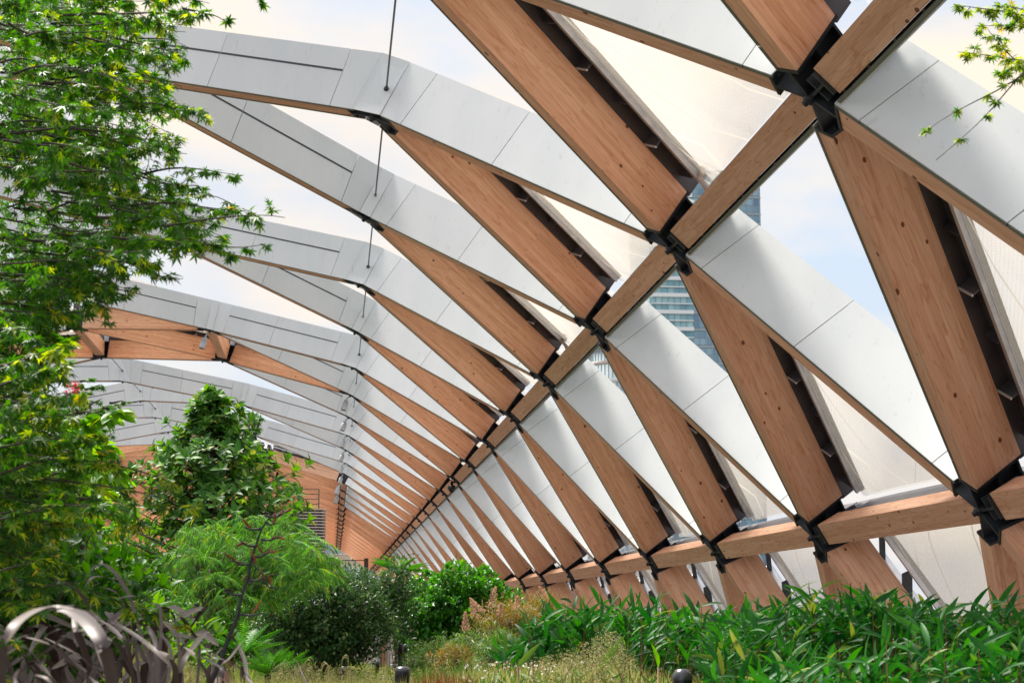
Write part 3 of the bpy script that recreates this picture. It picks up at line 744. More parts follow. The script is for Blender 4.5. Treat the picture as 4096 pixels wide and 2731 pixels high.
# rosette tree: magnolia with whorls of large glossy leaves
def magnolia():
    Y = 30; t = thing0('magnolia_tree', 'conical evergreen tree with large glossy dark leaves rising above the shrubs left of centre', 'tree')
    ax = at(480, 1210, Y); top = at(484, 905, Y); k = (top.z-ax.z); r0 = np.random.default_rng(3)
    base = Vector((ax.x, Y, GZ)); mb = MB(); mb.tube(branch_path(base, top, .01, 10), [.10-.008*i for i in range(11)], 8)
    pos, dirs, ups, sc = [], [], [], []; lb = MB()
    prof = [(0, .05), (.12, .26), (.25, .50), (.36, .50), (.46, .92), (.6, 1.12), (.72, 1.15), (.85, 1.34), (1, 1.2), (1.12, 1.0)]
    for i in range(540):
        h = r0.random()**.75*1.12; rmax = np.interp(h, [p[0] for p in prof], [p[1] for p in prof])*1.02
        a = r0.random()*2*math.pi; lob = 1+.32*math.sin(a*3+h*13)+.24*r0.normal()
        rr = rmax*lob*(r0.random()**.35)
        p = Vector((ax.x+rr*math.cos(a), Y+rr*math.sin(a), top.z-h*k)); out = Vector((math.cos(a), math.sin(a), .75+.6*(1-h))).normalized()
        if i % 2 == 0: q = Vector((ax.x, Y, p.z-.35*rr-.1)); lb.tube(branch_path(q, p, .06, 3), [.018, .013, .009, .005], 5)
        nl = r0.integers(6, 10); e1 = out.orthogonal().normalized(); e2 = out.cross(e1); ph = r0.random()*6
        for j in range(nl):
            th = ph+j*2.4; d = (e1*math.cos(th)+e2*math.sin(th))*1.0+out*(.15+.9*j/nl)
            pos.append(p+out*.01*j); dirs.append(d.normalized()); ups.append((out*1.2-d*.3+Vector((0, 0, .3))).normalized()); sc.append(.185*r0.uniform(.7, 1.15))
    mb.build('trunk', M['barkdark'], t); lb.build('branches', M['barkdark'], t)
    leaves('ovate', np.array(pos), np.array(dirs), np.array(ups), np.array(sc)*1.0, M['l_mag'], t, 280)
magnolia()

def spray_tree(name, label, specs, tn, size, m, m2=None, f2=.0, solo=200, trunk=None, seed=1, bark='barkdark', flat=.5):
    # specs: (x0,y0,x1,y1,Y,width_px,count): a limb from start to end carrying side twigs with leaves
    t = thing0(name, label, 'tree'); r0 = np.random.default_rng(seed); mb = MB()
    pos, dirs, ups, sc, tip = [], [], [], [], []
    for (x0, y0, x1, y1, Y, wpx, cnt) in specs:
        a, b = at(x0, y0, Y+r0.uniform(-.3, .3)), at(x1, y1, Y+r0.uniform(-.5, .5)); u = wpx*1.7415*Y/F
        path = branch_path(a, b, .05, 8, .12); mb.tube(path, [max(.0012, .0055*(1-j/9)*Y/7) for j in range(9)], 5)
        ntw = max(3, cnt//9)
        for q in range(ntw):
            s_ = (q+r0.random())/ntw; p = path[min(8, int(s_*8))].lerp(path[min(8, int(s_*8)+1)], s_*8-int(s_*8)) if s_ < 1 else path[8]
            main = (path[-1]-path[0]).normalized()
            dd_ = Vector(unit(r0.normal(size=3)*np.array([1, 1.0, flat]))); dd_ = (dd_+main*.7+Vector((0, 0, -.12))).normalized()
            ln = u*(1.05-.55*s_)*r0.uniform(.35, 1.1); e = p+dd_*ln
            mb.tube([p, p.lerp(e, .5)+Vector((0, 0, .03*ln)), e], [.0022, .0016, .0007], 4, cap=False)
            for j in range(9):
                f_ = (j+1)/9; pp = p.lerp(e, f_)+Vector(r0.normal(size=3))*ln*.10
                sd_ = dd_.cross(Vector((0, 0, 1))).normalized()*(1 if j % 2 else -1)
                dv = (dd_*.6+sd_*r0.uniform(.3, 1.1)+Vector((0, 0, -r0.uniform(.1, .9)))+Vector(r0.normal(size=3))*.25).normalized()
                pos.append(pp); dirs.append(dv); ups.append((Vector((0, 0, 1))+Vector(r0.normal(size=3))*.45).normalized()); sc.append(size*r0.uniform(.65, 1.2)); tip.append(s_*f_)
    pos, dirs, ups, sc, tip = map(np.array, (pos, dirs, ups, sc, tip))
    sel = (r0.random(len(pos)) < f2*np.clip(tip*2, 0, 1.5)) if m2 else np.zeros(len(pos), bool)
    leaves(tn, pos[~sel], dirs[~sel], ups[~sel], sc[~sel], m, t, int(solo*.75) if m2 else solo)
    if m2 and sel.any(): leaves(tn, pos[sel], dirs[sel], ups[sel], sc[sel], m2, t, int(solo*.25))
    if trunk: mb.tube(trunk[0], trunk[1], 9)
    mb.build('branches', M[bark], t)
    return t
# foreground maple: limbs reach in from a trunk outside the frame to the left
r0 = np.random.default_rng(11); sp = []
edge = [(0, 500), (60, 470), (130, 420), (200, 430), (270, 440), (330, 425), (380, 330), (440, 470), (500, 600), (560, 560), (610, 380), (660, 300), (720, 260), (780, 190), (860, 160), (940, 150), (1010, 190), (1080, 160), (1150, 170), (1230, 150), (1300, 120)]
edge = [(y, x*(1.12 if y < 340 else 1.0)) for y, x in edge]
for y, x in edge:
    for k in range(10):
        xe = x*r0.uniform(.45, .97); ye = y+r0.uniform(-25, 25); xs = xe-r0.uniform(180, 320)
        sp.append((xs, ye-r0.uniform(10, 70), xe, ye, r0.uniform(5.6, 7.6), 56, 72))
for k in range(125):                                                   # mass further left
    y = r0.uniform(-40, 1330); x = np.interp(y, [e_[0] for e_ in edge], [e_[1] for e_ in edge])*r0.uniform(.05, .82)
    sp.append((x-200, y-r0.uniform(0, 80), x, y, r0.uniform(6.5, 9), 85, 90))
sp += [(330, 400, 540, 402, 6.3, 34, 50), (380, 520, 655, 500, 6.0, 34, 60), (400, 560, 610, 560, 6.2, 30, 50), (340, -30, 600, 5, 6.5, 30, 50), (420, 20, 530, 60, 6.5, 22, 20), (250, 600, 420, 640, 6.4, 34, 50), (150, 640, 300, 690, 6.4, 44, 60)]
tr = at(-330, 1500, 7.5); tr.z = GZ
spray_tree('maple_tree', 'maple with lobed green leaves filling the left foreground, its limbs reaching towards the roof', sp, 'maple', .047, M['l_maple'], M['l_maple_yel'], .16, 290, ([tr, at(-300, 1000, 7.3), at(-240, 500, 7.0), at(-150, 100, 6.8), at(0, -200, 6.8)], [.11, .095, .075, .05, .03]), seed=5)
# lower maple sprays, paler, nearer
sp = []
for (x0, y0, x1, y1, n_) in ((-60, 960, 200, 900, 70), (-60, 1040, 240, 1000, 90), (0, 1090, 280, 1060, 90), (100, 1100, 440, 1165, 60), (120, 1090, 400, 1115, 40), (-80, 1180, 210, 1160, 90), (-80, 1250, 200, 1210, 90), (-60, 1330, 150, 1290, 90), (-60, 1100, 180, 1100, 90), (60, 1290, 300, 1400, 50), (150, 1360, 430, 1440, 45), (-80, 1400, 120, 1390, 60), (-80, 1480, 110, 1500, 60), (-60, 1380, 200, 1330, 70), (-30, 1200, 260, 1180, 70), (-30, 1010, 170, 950, 70), (-50, 900, 170, 840, 80), (-50, 850, 180, 800, 70)):
    sp.append((x0, y0, x1, y1, r0.uniform(5.0, 5.8), 46, int(n_*1.3))); sp.append((x0-90, y0+30, x1-100, y1+40, r0.uniform(6, 7), 70, n_))
tr = at(-260, 1500, 5.6); tr.z = GZ
spray_tree('maple_tree', 'low spreading maple with soft pale tips hanging over the bronze strap leaves at left', sp, 'maple', .048, M['l_maple'], M['l_maple_yel'], .35, 200, ([tr, at(-200, 1300, 5.6), at(-120, 1050, 5.6), at(-60, 900, 5.6)], [.05, .04, .03, .015]), seed=9)
# overhead sprigs at the top right
sp = [(2420, 60, 2190, 10, 6.2, 30, 110), (2430, 150, 2200, 120, 6.2, 28, 100), (2440, 230, 2270, 70, 6.2, 36, 120), (2400, 110, 2115, 310, 6.1, 8, 54), (2420, 130, 2150, 368, 6.3, 8, 54), (2420, 20, 2290, 20, 6.2, 34, 100), (2440, 120, 2290, 170, 6.4, 30, 100), (2440, 90, 2240, 60, 6.3, 34, 110)]
tr = at(2720, 1500, 6.4); tr.z = GZ
spray_tree('maple_tree', 'thin maple sprigs hanging into the sky at the top right corner', sp, 'maple', .040, M['l_maple_yel'], M['l_maple'], .5, 250, ([tr, at(2700, 900, 6.4), at(2640, 300, 6.4), at(2440, 140, 6.3)], [.06, .05, .03, .008]), seed=13)
# broad leaved tree behind the strap leaves
sp = []
for k in range(44):
    x = r0.uniform(70, 300); y = r0.uniform(960, 1330)-(0 if x < 250 else 20); sp.append((x-90, y+r0.uniform(0, 60), x, y, r0.uniform(11, 13), 26, 36))
tr = at(150, 1500, 12.5); tr.z = GZ
spray_tree('broadleaf_tree', 'small tree with bright rounded yellow green leaves above the bronze strap leaves', sp, 'ovate', .125, M['l_broad'], None, 0, 250, ([tr, at(170, 1400, 12.4), at(190, 1150, 12.2), at(200, 1000, 12)], [.05, .045, .03, .012]), seed=21, flat=.8)
sp = []
for k in range(30):
    x = r0.uniform(150, 300); y = r0.uniform(865, 1010); sp.append((x-40, y+r0.uniform(0, 30), x, y, r0.uniform(24, 26), 16, 36))
tr = at(190, 1450, 25); tr.z = GZ
spray_tree('maple_tree', 'distant maple with fine dark leaves between the front maple and the evergreen', sp, 'maple', .085, M['l_maple'], None, 0, 120, ([tr, at(195, 1200, 25), at(215, 950, 25)], [.07, .05, .02]), seed=22)
rl = [at(158+r0.uniform(-8, 26), 892+r0.uniform(-12, 14), 24.0) for _ in range(40)]
o = merged('red_leaf_sprig', 'maple', np.array(rl), frames(rvec(40), rvec(40)), np.full(40, .06), M['redleaf']); o['label'] = 'small cluster of red leaves among the green at far left'; o['category'] = 'leaves'
sp = []
for k in range(44):
    y = r0.uniform(1045, 1320); x = np.interp(y, [1045, 1100, 1200, 1320], [600, 690, 725, 740])*1.0-abs(r0.normal())*60; sp.append((x-40, y+40, x, y, r0.uniform(33, 36), 14, 36))
for k in range(12):
    y = r0.uniform(930, 1060); x = 555+r0.uniform(-30, 45); sp.append((x-10, y+40, x, y, 35, 10, 27))
tr = at(590, 1450, 35); tr.z = GZ
spray_tree('maple_tree', 'light green maple showing behind the evergreen and beside the louvred tower', sp, 'maple', .12, M['l_bright'], None, 0, 150, ([tr, at(595, 1250, 35), at(600, 1050, 35), at(570, 950, 35)], [.09, .07, .04, .01]), seed=23)

# weeping feathery tree with pale multi stem trunk
def feathery():
    t = thing0('acacia_tree', 'small weeping tree with feathery fine leaves and slim grey trunks', 'tree'); r0 = np.random.default_rng(31)
    Y = 20; mb = MB(); crown = at(475, 1395, Y)
    for x, r_, dy in ((475, .034, 0), (447, .046, .6)):
        b = at(x, 1560, Y+dy); b.z = GZ; mb.tube(branch_path(b, at(x+4, 1385, Y+dy), .012, 8), [r_*(1-.03*j) for j in range(9)], 9)
    mb.build('trunk', M['bark'], t)
    pos, dirs, ups, sc = [], [], [], []; mb = MB()
    for k in range(200):
        x = r0.uniform(385, 745); lo = np.interp(x, [385, 420, 445, 500, 530, 600, 700, 745], [1430, 1420, 1385, 1385, 1420, 1420, 1380, 1300]); hi = np.interp(x, [385, 440, 560, 640, 700, 745], [1260, 1205, 1195, 1180, 1215, 1290])
        y = hi+(lo-hi)*r0.random()**1.1*.86; p = at(x, y, Y+r0.normal()*.55)
        if k % 4 == 0: mb.tube(branch_path(crown+Vector((0, 0, r0.uniform(-.1, .2))), p, .08, 6, .25), [.016, .014, .011, .009, .006, .004, .002], 5)
        for j in range(5):
            a = r0.random()*2*math.pi; d = Vector((math.cos(a), math.sin(a), r0.uniform(-.15, .45))).normalized()
            pos.append(p+Vector(r0.normal(size=3))*.06); dirs.append(d); ups.append((Vector((0, 0, 1))-d*d.z).normalized()); sc.append(.27*r0.uniform(.5, 1.4))
    mb.build('branches', M['bark'], t)
    leaves('feather', np.array(pos), np.array(dirs), np.array(ups), np.array(sc), M['l_feather'], t, 250, 'frond')
feathery()

# shrubs
c = at(745, 1425, 24); shrub('shrub', 'dense bush with small dark green leaves left of the grey post', 'bush', c, (.93, .75, .62), 2300, 9, 'small', .062, M['l_dark'], 150, seed=41, spread=.07, lump=.22, stems=26, trunkr=.010)
c = at(905, 1375, 25); shrub('shrub', 'loose twiggy bush with small leaves in front of the grey post', 'bush', c, (.30, .35, .50), 330, 8, 'small', .06, M['l_dark'], 60, seed=42, spread=.07, lump=.5, stems=14, trunkr=.008)
c = at(540, 1440, 27); shrub('shrub', 'bright yellow green small leaved bush behind the slim trunks', 'bush', c, (1.0, .7, .48), 1500, 9, 'small', .062, M['l_bright'], 100, seed=43, spread=.07, stems=12, trunkr=.01)
c = at(705, 1335, 38); shrub('shrub', 'pale green sapling crown in front of the louvred tower base', 'bush', c, (.7, .6, .42), 420, 8, 'small', .10, M['l_bright'], 60, seed=44, spread=.1, stems=8)
c = at(1045, 1412, 29); shrub('shrub', 'broad dense bush with fresh glossy green leaves right of centre', 'bush', c, (.98, .85, .70), 1700, 11, 'ovate', .088, M['l_green'], 180, seed=45, spread=.05, lump=.28, stems=18, upb=.9, jit=.75)
c = at(270, 1520, 9); shrub('shrub', 'round leaved green bush under the bronze strap leaves', 'bush', c, (.42, .35, .22), 350, 7, 'ovate', .075, M['l_broad'], 80, seed=46, spread=.06, stems=6)
c = at(60, 1420, 8); shrub('shrub', 'dark leafy bush in the lower left corner behind the strap leaves', 'bush', c, (.55, .4, .42), 700, 7, 'ovate', .065, M['l_maple'], 60, seed=47, spread=.06, stems=6)
c = at(820, 1345, 40); shrub('shrub', 'sparse sapling rising above the dark bush by the louvred tower', 'bush', c, (.75, .4, .38), 220, 7, 'small', .09, M['l_dark'], 40, seed=48, spread=.08, lump=.6, stems=20)
c = at(1180, 1436, 22); t_, cen = shrub('shrub', 'rusty orange and green feathery leaved bush between the glossy bush and bamboo', 'bush', c, (.46, .45, .26), 480, 8, 'slim', .085, M['l_rust'], 100, seed=49, spread=.06, lump=.4, stems=16)
c = at(1245, 1392, 23); shrub('shrub', 'small reddish tuft of feathery foliage against the timber', 'bush', c, (.26, .25, .14), 160, 8, 'slim', .07, M['l_rust'], 30, seed=50, spread=.06, lump=.4, stems=8)
c = at(300, 1350, 46); shrub('shrub', 'large dim green bush far behind the bronze strap leaves', 'bush', c, (3.2, 1.2, 1.3), 900, 9, 'small', .20, M['l_bright'], 60, seed=51, spread=.16, stems=10)
# plumes
def plume(px, py, Y, h, lab):
    r0 = np.random.default_rng(int(px)); t = thing0('astilbe_plume', lab, 'flower', 'buff flower plumes among the rusty foliage'); b = at(px, py, Y)
    n = 300; z = r0.random(n)**1.1; a = r0.integers(0, 7, n)*.9+r0.normal(size=n)*.25; rad = .085*h/.3*(1-z)**.7*r0.random(n)**.5*(.6+.6*np.sin(z*31)**2); ln_ = r0.normal()*.08
    pos = np.stack([b.x+rad*np.cos(a)+ln_*z, Y+rad*np.sin(a), b.z+z*h], 1); d = unit(np.stack([np.cos(a), np.sin(a), np.full(n, .9)], 1))
    merged('floret', 'small', pos, frames(d, rvec(n)), np.full(n, .017), M['l_plume'], t, kind='stuff')
    m = MB(); m.tube(branch_path((b.x, Y, GZ), b+Vector((0, 0, h*.9)), .02, 6), .004, 5); m.build('stem', M['cane'], t)
plume(1092, 1420, 21, .22, 'leftmost buff flower plume beside the glossy bush'); plume(1128, 1395, 21.3, .24, 'tall buff flower plume at the foot of the glossy bush')
plume(1108, 1404, 20.7, .15, 'short plume between the two tallest ones'); plume(1148, 1412, 20.5, .13, 'faint plume leaning right of the tall ones')
plume(1185, 1400, 21.5, .16, 'middle buff plume below the last timber feet'); plume(1262, 1376, 22, .15, 'plume topping the reddish tuft by the bamboo'); plume(1070, 1448, 20, .2, 'lowest buff plume above the pale grasses')

# tree fern
def tree_fern():
    t = thing0('tree_fern', 'tree fern with dark trunk and arching fronds above the bushes', 'tree fern'); Y = 52; p = at(918, 1313, Y); r0 = np.random.default_rng(61)
    b = p.copy(); b.z = GZ; m = MB(); m.tube(branch_path(b, p, .02, 6), [.13, .12, .11, .11, .12, .13, .10], 9); m.build('trunk', M['fernbark'], t)
    n = 30; a = np.linspace(0, 6.28, n, endpoint=False)+r0.normal(size=n)*.1; el = r0.uniform(.25, 1.0, n)
    d = np.stack([np.cos(a)*np.cos(el), np.sin(a)*np.cos(el), np.sin(el)], 1); u = unit(np.array([0, 0, 1.])[None]-d*d[:, 2:3])
    leaves('frond', np.tile(np.array(p), (n, 1)), d, u, r0.uniform(.62, .95, n), M['l_fern'], t, n, 'frond')
tree_fern()
def fern(px, py, Y, s, lab, n=16, seed=1):
    t = thing0('fern', lab, 'fern'); p = at(px, py, Y); r0 = np.random.default_rng(seed); a = np.linspace(0, 6.28, n, endpoint=False)+r0.normal(size=n)*.15; el = r0.uniform(.6, 1.3, n)
    d = np.stack([np.cos(a)*np.cos(el), np.sin(a)*np.cos(el), np.sin(el)], 1); u = unit(np.array([0, 0, 1.])[None]-d*d[:, 2:3])
    leaves('frond', np.tile(np.array(p), (n, 1)), d, u, r0.uniform(.8, 1.2, n)*s, M['l_fern'], t, n, 'frond')
    b = p.copy(); b.z = GZ; m = MB(); m.tube([b, p], [.05, .04], 8); m.build('rootstock', M['fernbark'], t)
fern(615, 1548, 22, .38, 'low fern below the slim trunks beside the seated people', 18, 1); fern(650, 1548, 23, .4, 'low fern in front of the dark bush', 18, 2)
fern(440, 1550, 22.5, .35, 'fern at the foot of the slim grey trunks', 14, 3); fern(1000, 1545, 30, .6, 'fern beside the tall black posts', 14, 4); fern(560, 1500, 23, .5, 'upright fern right of the flower stalk', 14, 6)

# bamboo hedges
def bamboo(label, poly, Y0_, Y1_, n, size, seed, solo):
    # poly: list of (px, top_py): silhouettes of the hedge; leaves fill from the top down to a metre above soil
    t = thing0('bamboo_clump', label, 'bamboo'); r0 = np.random.default_rng(seed); xs = [p[0] for p in poly]; ys = [p[1] for p in poly]
    pos, dirs, ups, sc = [], [], [], []; mb = MB()
    while len(pos) < n:
        x = r0.uniform(xs[0], xs[-1]); f = r0.random(); Y = Y0_+(Y1_-Y0_)*f
        Yx = Y
        ztop = at(x, np.interp(x, xs, ys), Yx).z+.04*r0.normal()-(.10*(1-f))
        q = at(x, 1500, Yx); dep = abs(r0.normal())*.22+.02; z = ztop-dep
        base = Vector((q.x, Yx, z)); k = r0.integers(4, 8); lean = Vector((r0.normal()*.3, -.35+r0.normal()*.3, 1)).normalized()
        if r0.random() < .5:
            mb.tube([(q.x+r0.normal()*.05, Yx+r0.normal()*.05, GZ+.2), (q.x, Yx, z-.25), tuple(base)], [.005, .004, .002], 4, cap=False)
        for j in range(k):
            a = r0.random()*6.28; hz = Vector((math.cos(a), math.sin(a), 0)); d = (lean*r0.uniform(.2, 1.3)+hz*r0.uniform(.5, 1.1)+Vector((0, -.15, -.05))).normalized()
            pos.append(base-lean*.035*j); dirs.append(d); ups.append((Vector((0, -.25, 1))+Vector(r0.normal(size=3))*.55).normalized()); sc.append(size*r0.uniform(.65, 1.25))
    mb.build('canes', M['cane'], t)
    leaves('lance', np.array(pos), np.array(dirs), np.array(ups), np.array(sc), M['l_bamboo'], t, solo)
bamboo('long low bamboo hedge with pointed green leaves running below the timber feet', [(1150, 1485), (1200, 1440), (1260, 1400), (1350, 1392), (1500, 1395), (1600, 1400), (1800, 1415), (2000, 1430)], 14, 10.5, 6500, .155, 71, 270)
bamboo('dense bamboo clump with broad pointed leaves at right, tallest beside the pale film panel', [(1640, 1440), (1700, 1400), (1760, 1395), (1880, 1375), (1990, 1362), (2060, 1350), (2120, 1385), (2200, 1405), (2300, 1400), (2440, 1400)], 9.5, 7.2, 6200, .135, 72, 290)
bamboo('nearest bamboo clump with the largest leaves, behind the black post', [(1640, 1575), (1700, 1525), (1780, 1495), (1950, 1475), (2150, 1460), (2300, 1440), (2440, 1430)], 7.2, 5.9, 2600, .125, 73, 200)
# a few large pale single leaves in front of the hedge
for i, (x0, y0, x1, y1, lab) in enumerate(((1190, 1530, 1240, 1475, 'pale broad leaf leaning right in front of the hedge'), (1370, 1545, 1435, 1458, 'long pale leaf rising right, in front of the dark hedge base'), (1512, 1530, 1500, 1478, 'bright lime green upright leaf by the black post'), (1340, 1568, 1390, 1522, 'short grey green leaf low in the grasses'))):
    t = thing0('canna_leaf', lab, 'leaf'); a, b = at(x0, y0, 9), at(x1, y1, 8.9); d = b-a
    leaves('lance', [tuple(a)], [tuple(d)], [(.1, -1, .4)], [d.length*1.0], M['l_mead'] if i != 2 else M['l_bright'], t, 1)
    m = MB(); m.tube([(a.x, a.y, GZ), tuple(a)], .005, 5); m.build('stem', M['cane'], t)
# dry canes
r0 = np.random.default_rng(77); t = thing0('dry_stalks', 'thin brown dry canes standing among the bamboo and grasses', 'stalks')
m = MB()
for k in range(60):
    x = r0.uniform(1310, 2160); y = 1568-r0.uniform(30, 110)-(120 if r0.random() < .08 else 0); Y = r0.uniform(8, 9.3); p = at(x, y, Y); q = at(x+r0.normal()*25, 1600, Y)
    m.tube([(q.x, Y, GZ), tuple(q), tuple((p+q)/2+Vector((r0.normal()*.01, 0, 0))), tuple(p)], [.0032, .003, .0024, .0008], 4, cap=False)
p = at(1180, 1363, 9); q = at(1225, 1490, 9); m.tube([(q.x, 9, GZ), tuple(q), tuple(at(1210, 1410, 9)), tuple(p)], [.003, .0028, .002, .0008], 4)
m.build('stalk', M['cane'], t)

# grasses (nobody could count them)
def grass(name, label, cat, region, Ya, Yb, n, ztop, h, wd, m, seed, bend=.35, up_=1.0):
    r0 = np.random.default_rng(seed); x0, x1, tops = region; xs = r0.uniform(x0, x1, n); Y = r0.uniform(Ya, Yb, n)
    P_ = np.array([tuple(at(a, np.interp(a, [q[0] for q in tops], [q[1] for q in tops]), b)) for a, b in zip(xs, Y)])
    L_ = h*r0.uniform(.6, 1.2, n); P_[:, 2] -= L_*.85+abs(r0.normal(size=n))*ztop
    d = unit(np.stack([r0.normal(size=n)*bend, r0.normal(size=n)*bend, np.full(n, up_)], 1)); u = unit(np.stack([r0.normal(size=n)*.5, -np.ones(n), r0.normal(size=n)*.3+.3], 1))
    o = merged(name, 'blade', P_, frames(d, u), L_, m, None, 'stuff', label, cat, wid=np.full(n, wd)*r0.uniform(.6, 1.3, n)); return P_, d, L_
TOPM = [(560, 1515), (640, 1500), (720, 1505), (860, 1520), (960, 1530), (1050, 1500), (1100, 1475), (1180, 1490), (1300, 1505), (1400, 1495), (1560, 1535), (1720, 1550)]
grass('grass', 'pale meadow grass behind the black bollards', 'grass', (540, 1720, TOPM), 24, 36, 34000, .45, .42, .0075, M['l_grass'], 81)
TOPF = [(540, 1552), (700, 1556), (860, 1560), (960, 1560), (1100, 1530), (1180, 1518), (1300, 1520), (1400, 1510), (1560, 1552), (1720, 1558)]
grass('grass', 'straw coloured grass along the bottom edge in front of the bollards', 'grass', (540, 1720, TOPF), 9, 12, 22000, .16, .26, .0035, M['l_straw'], 86, bend=.5)
grass('meadow_plants', 'leafy low meadow planting behind the bollards', 'ground cover', (560, 1700, [(p[0], p[1]+14) for p in TOPM]), 24, 34, 16000, .40, .17, .026, M['l_mead'], 82, bend=.9, up_=.7)
grass('meadow_plants', 'leafy low meadow planting at the bottom edge', 'ground cover', (560, 1700, [(p[0], p[1]+6) for p in TOPF]), 9, 12, 12000, .16, .09, .012, M['l_mead'], 87, bend=.9, up_=.7)
grass('red_grass', 'patch of blood red grass blades at the bottom centre', 'grass', (945, 1090, [(945, 1550), (1000, 1538), (1090, 1545)]), 8.2, 8.9, 240, .03, .10, .002, M['l_redgrass'], 83, bend=.18)
grass('grass', 'fine brownish grass under the bronze strap leaves at lower left', 'grass', (290, 430, [(290, 1505), (330, 1490), (400, 1515), (430, 1540)]), 7, 9, 8000, .10, .15, .005, M['l_straw'], 84, bend=.7)
grass('grass', 'soft green grass at the foot of the glossy bush', 'grass', (960, 1180, [(960, 1530), (1040, 1505), (1100, 1490), (1180, 1480)]), 18, 23, 2600, .3, .35, .007, M['l_mead'], 85, bend=.5)
for i, (x_, y_, Y_, w__, n_, lab_) in enumerate(((1010, 1505, 24, .32, 260, 'low ferny tuft left of the plumes'), (1080, 1490, 22, .34, 300, 'pale feathery tuft below the plumes'), (1150, 1492, 18, .26, 260, 'feathery pale tuft at the left end of the bamboo hedge'), (960, 1525, 25, .26, 180, 'small leafy tuft right of the thin black posts'), (1045, 1520, 20, .24, 220, 'olive feathery tuft low in front of the plumes'))):
    shrub('low_bush', lab_, 'bush', at(x_, y_, Y_), (w__, w__, w__*.62), n_, 9, 'slim', .075, M['l_rust'] if i == 4 else M['l_mead'], 40, seed=200+i, spread=.05, lump=.4, stems=8, upb=.8)
r0 = np.random.default_rng(90)
def seeds(label, region, Ya, Yb, nst, seed, sc=.008, per=46):
    r0 = np.random.default_rng(seed); x0, x1, tops = region; pos = []; mb = MB()
    for k in range(nst):
        x = r0.uniform(x0, x1); Y = r0.uniform(Ya, Yb); p = at(x, np.interp(x, [q[0] for q in tops], [q[1] for q in tops])+abs(r0.normal())*22, Y); lean = Vector((r0.normal()*.25, r0.normal()*.2, 1)).normalized()
        mb.tube([tuple(p-lean*.55), tuple(p-lean*.25), tuple(p)], [.0014, .001, .0006], 3, cap=False)
        for j in range(per):
            f_ = r0.random(); pos.append(tuple(p-lean*.22*f_+Vector(r0.normal(size=3))*.028*(.3+f_)))
    pos = np.array(pos); n = len(pos); o = merged('seed_heads', 'small', pos, frames(rvec(n), rvec(n)), np.full(n, sc)*r0.uniform(.6, 1.5, n), M['l_seed'], None, 'stuff', label, 'grass')
    mb.build('stems', M['l_seed'], o)
seeds('airy seed heads standing over the meadow in front of the bamboo hedge', (1220, 1460, [(1220, 1510), (1300, 1490), (1400, 1440), (1460, 1500)]), 8.5, 10, 150, 91)
seeds('airy pale seed heads in the meadow at lower centre', (620, 1220, [(620, 1515), (860, 1530), (960, 1532), (1060, 1500), (1220, 1505)]), 19, 25, 330, 92, .018)
seeds('fine seed heads under the bronze strap leaves', (290, 470, [(290, 1480), (330, 1460), (470, 1530)]), 6.5, 8, 70, 93, .008)
# drooping catkin like grass heads near the left bollard
mb = MB(); r0 = np.random.default_rng(95)
for k in range(16):
    x = r0.uniform(600, 880); Y = r0.uniform(11, 13); p = at(x, 1496+r0.random()**.6*66, Y); s_ = r0.choice([-1, 1]); q = [p-Vector((0, 0, .5)), p-Vector((0, 0, .1)), p, p+Vector((.018*s_, 0, .012)), p+Vector((.036*s_, 0, 0)), p+Vector((.044*s_, 0, -.04))]
    mb.tube([tuple(v) for v in q], [.0015, .0014, .0022, .004, .0042, .002], 4, cap=False)
mb.build('sedge_heads', M['l_seed'], kind='stuff'); bpy.context.view_layer.update()
o = bpy.data.objects['sedge_heads']; o['label'] = 'nodding catkin shaped sedge heads around the left black bollard'; o['category'] = 'grass'
# flowers
pp = np.array([tuple(at(r0.uniform(1060, 1420), r0.uniform(1520, 1566), r0.uniform(9, 10))) for _ in range(150)]); o = merged('meadow_flowers', 'small', pp, frames(rvec(150), rvec(150)), np.full(150, .02), M['petal'], None, 'stuff', 'tiny white and pink meadow flowers in front of the hedge', 'flowers')
pp = np.array([tuple(at(r0.uniform(1060, 1420), r0.uniform(1515, 1566), r0.uniform(9, 10))) for _ in range(120)]); merged('buds', 'small', pp, frames(rvec(120), rvec(120)), np.full(120, .015), M['pinkbud'], o, 'stuff')

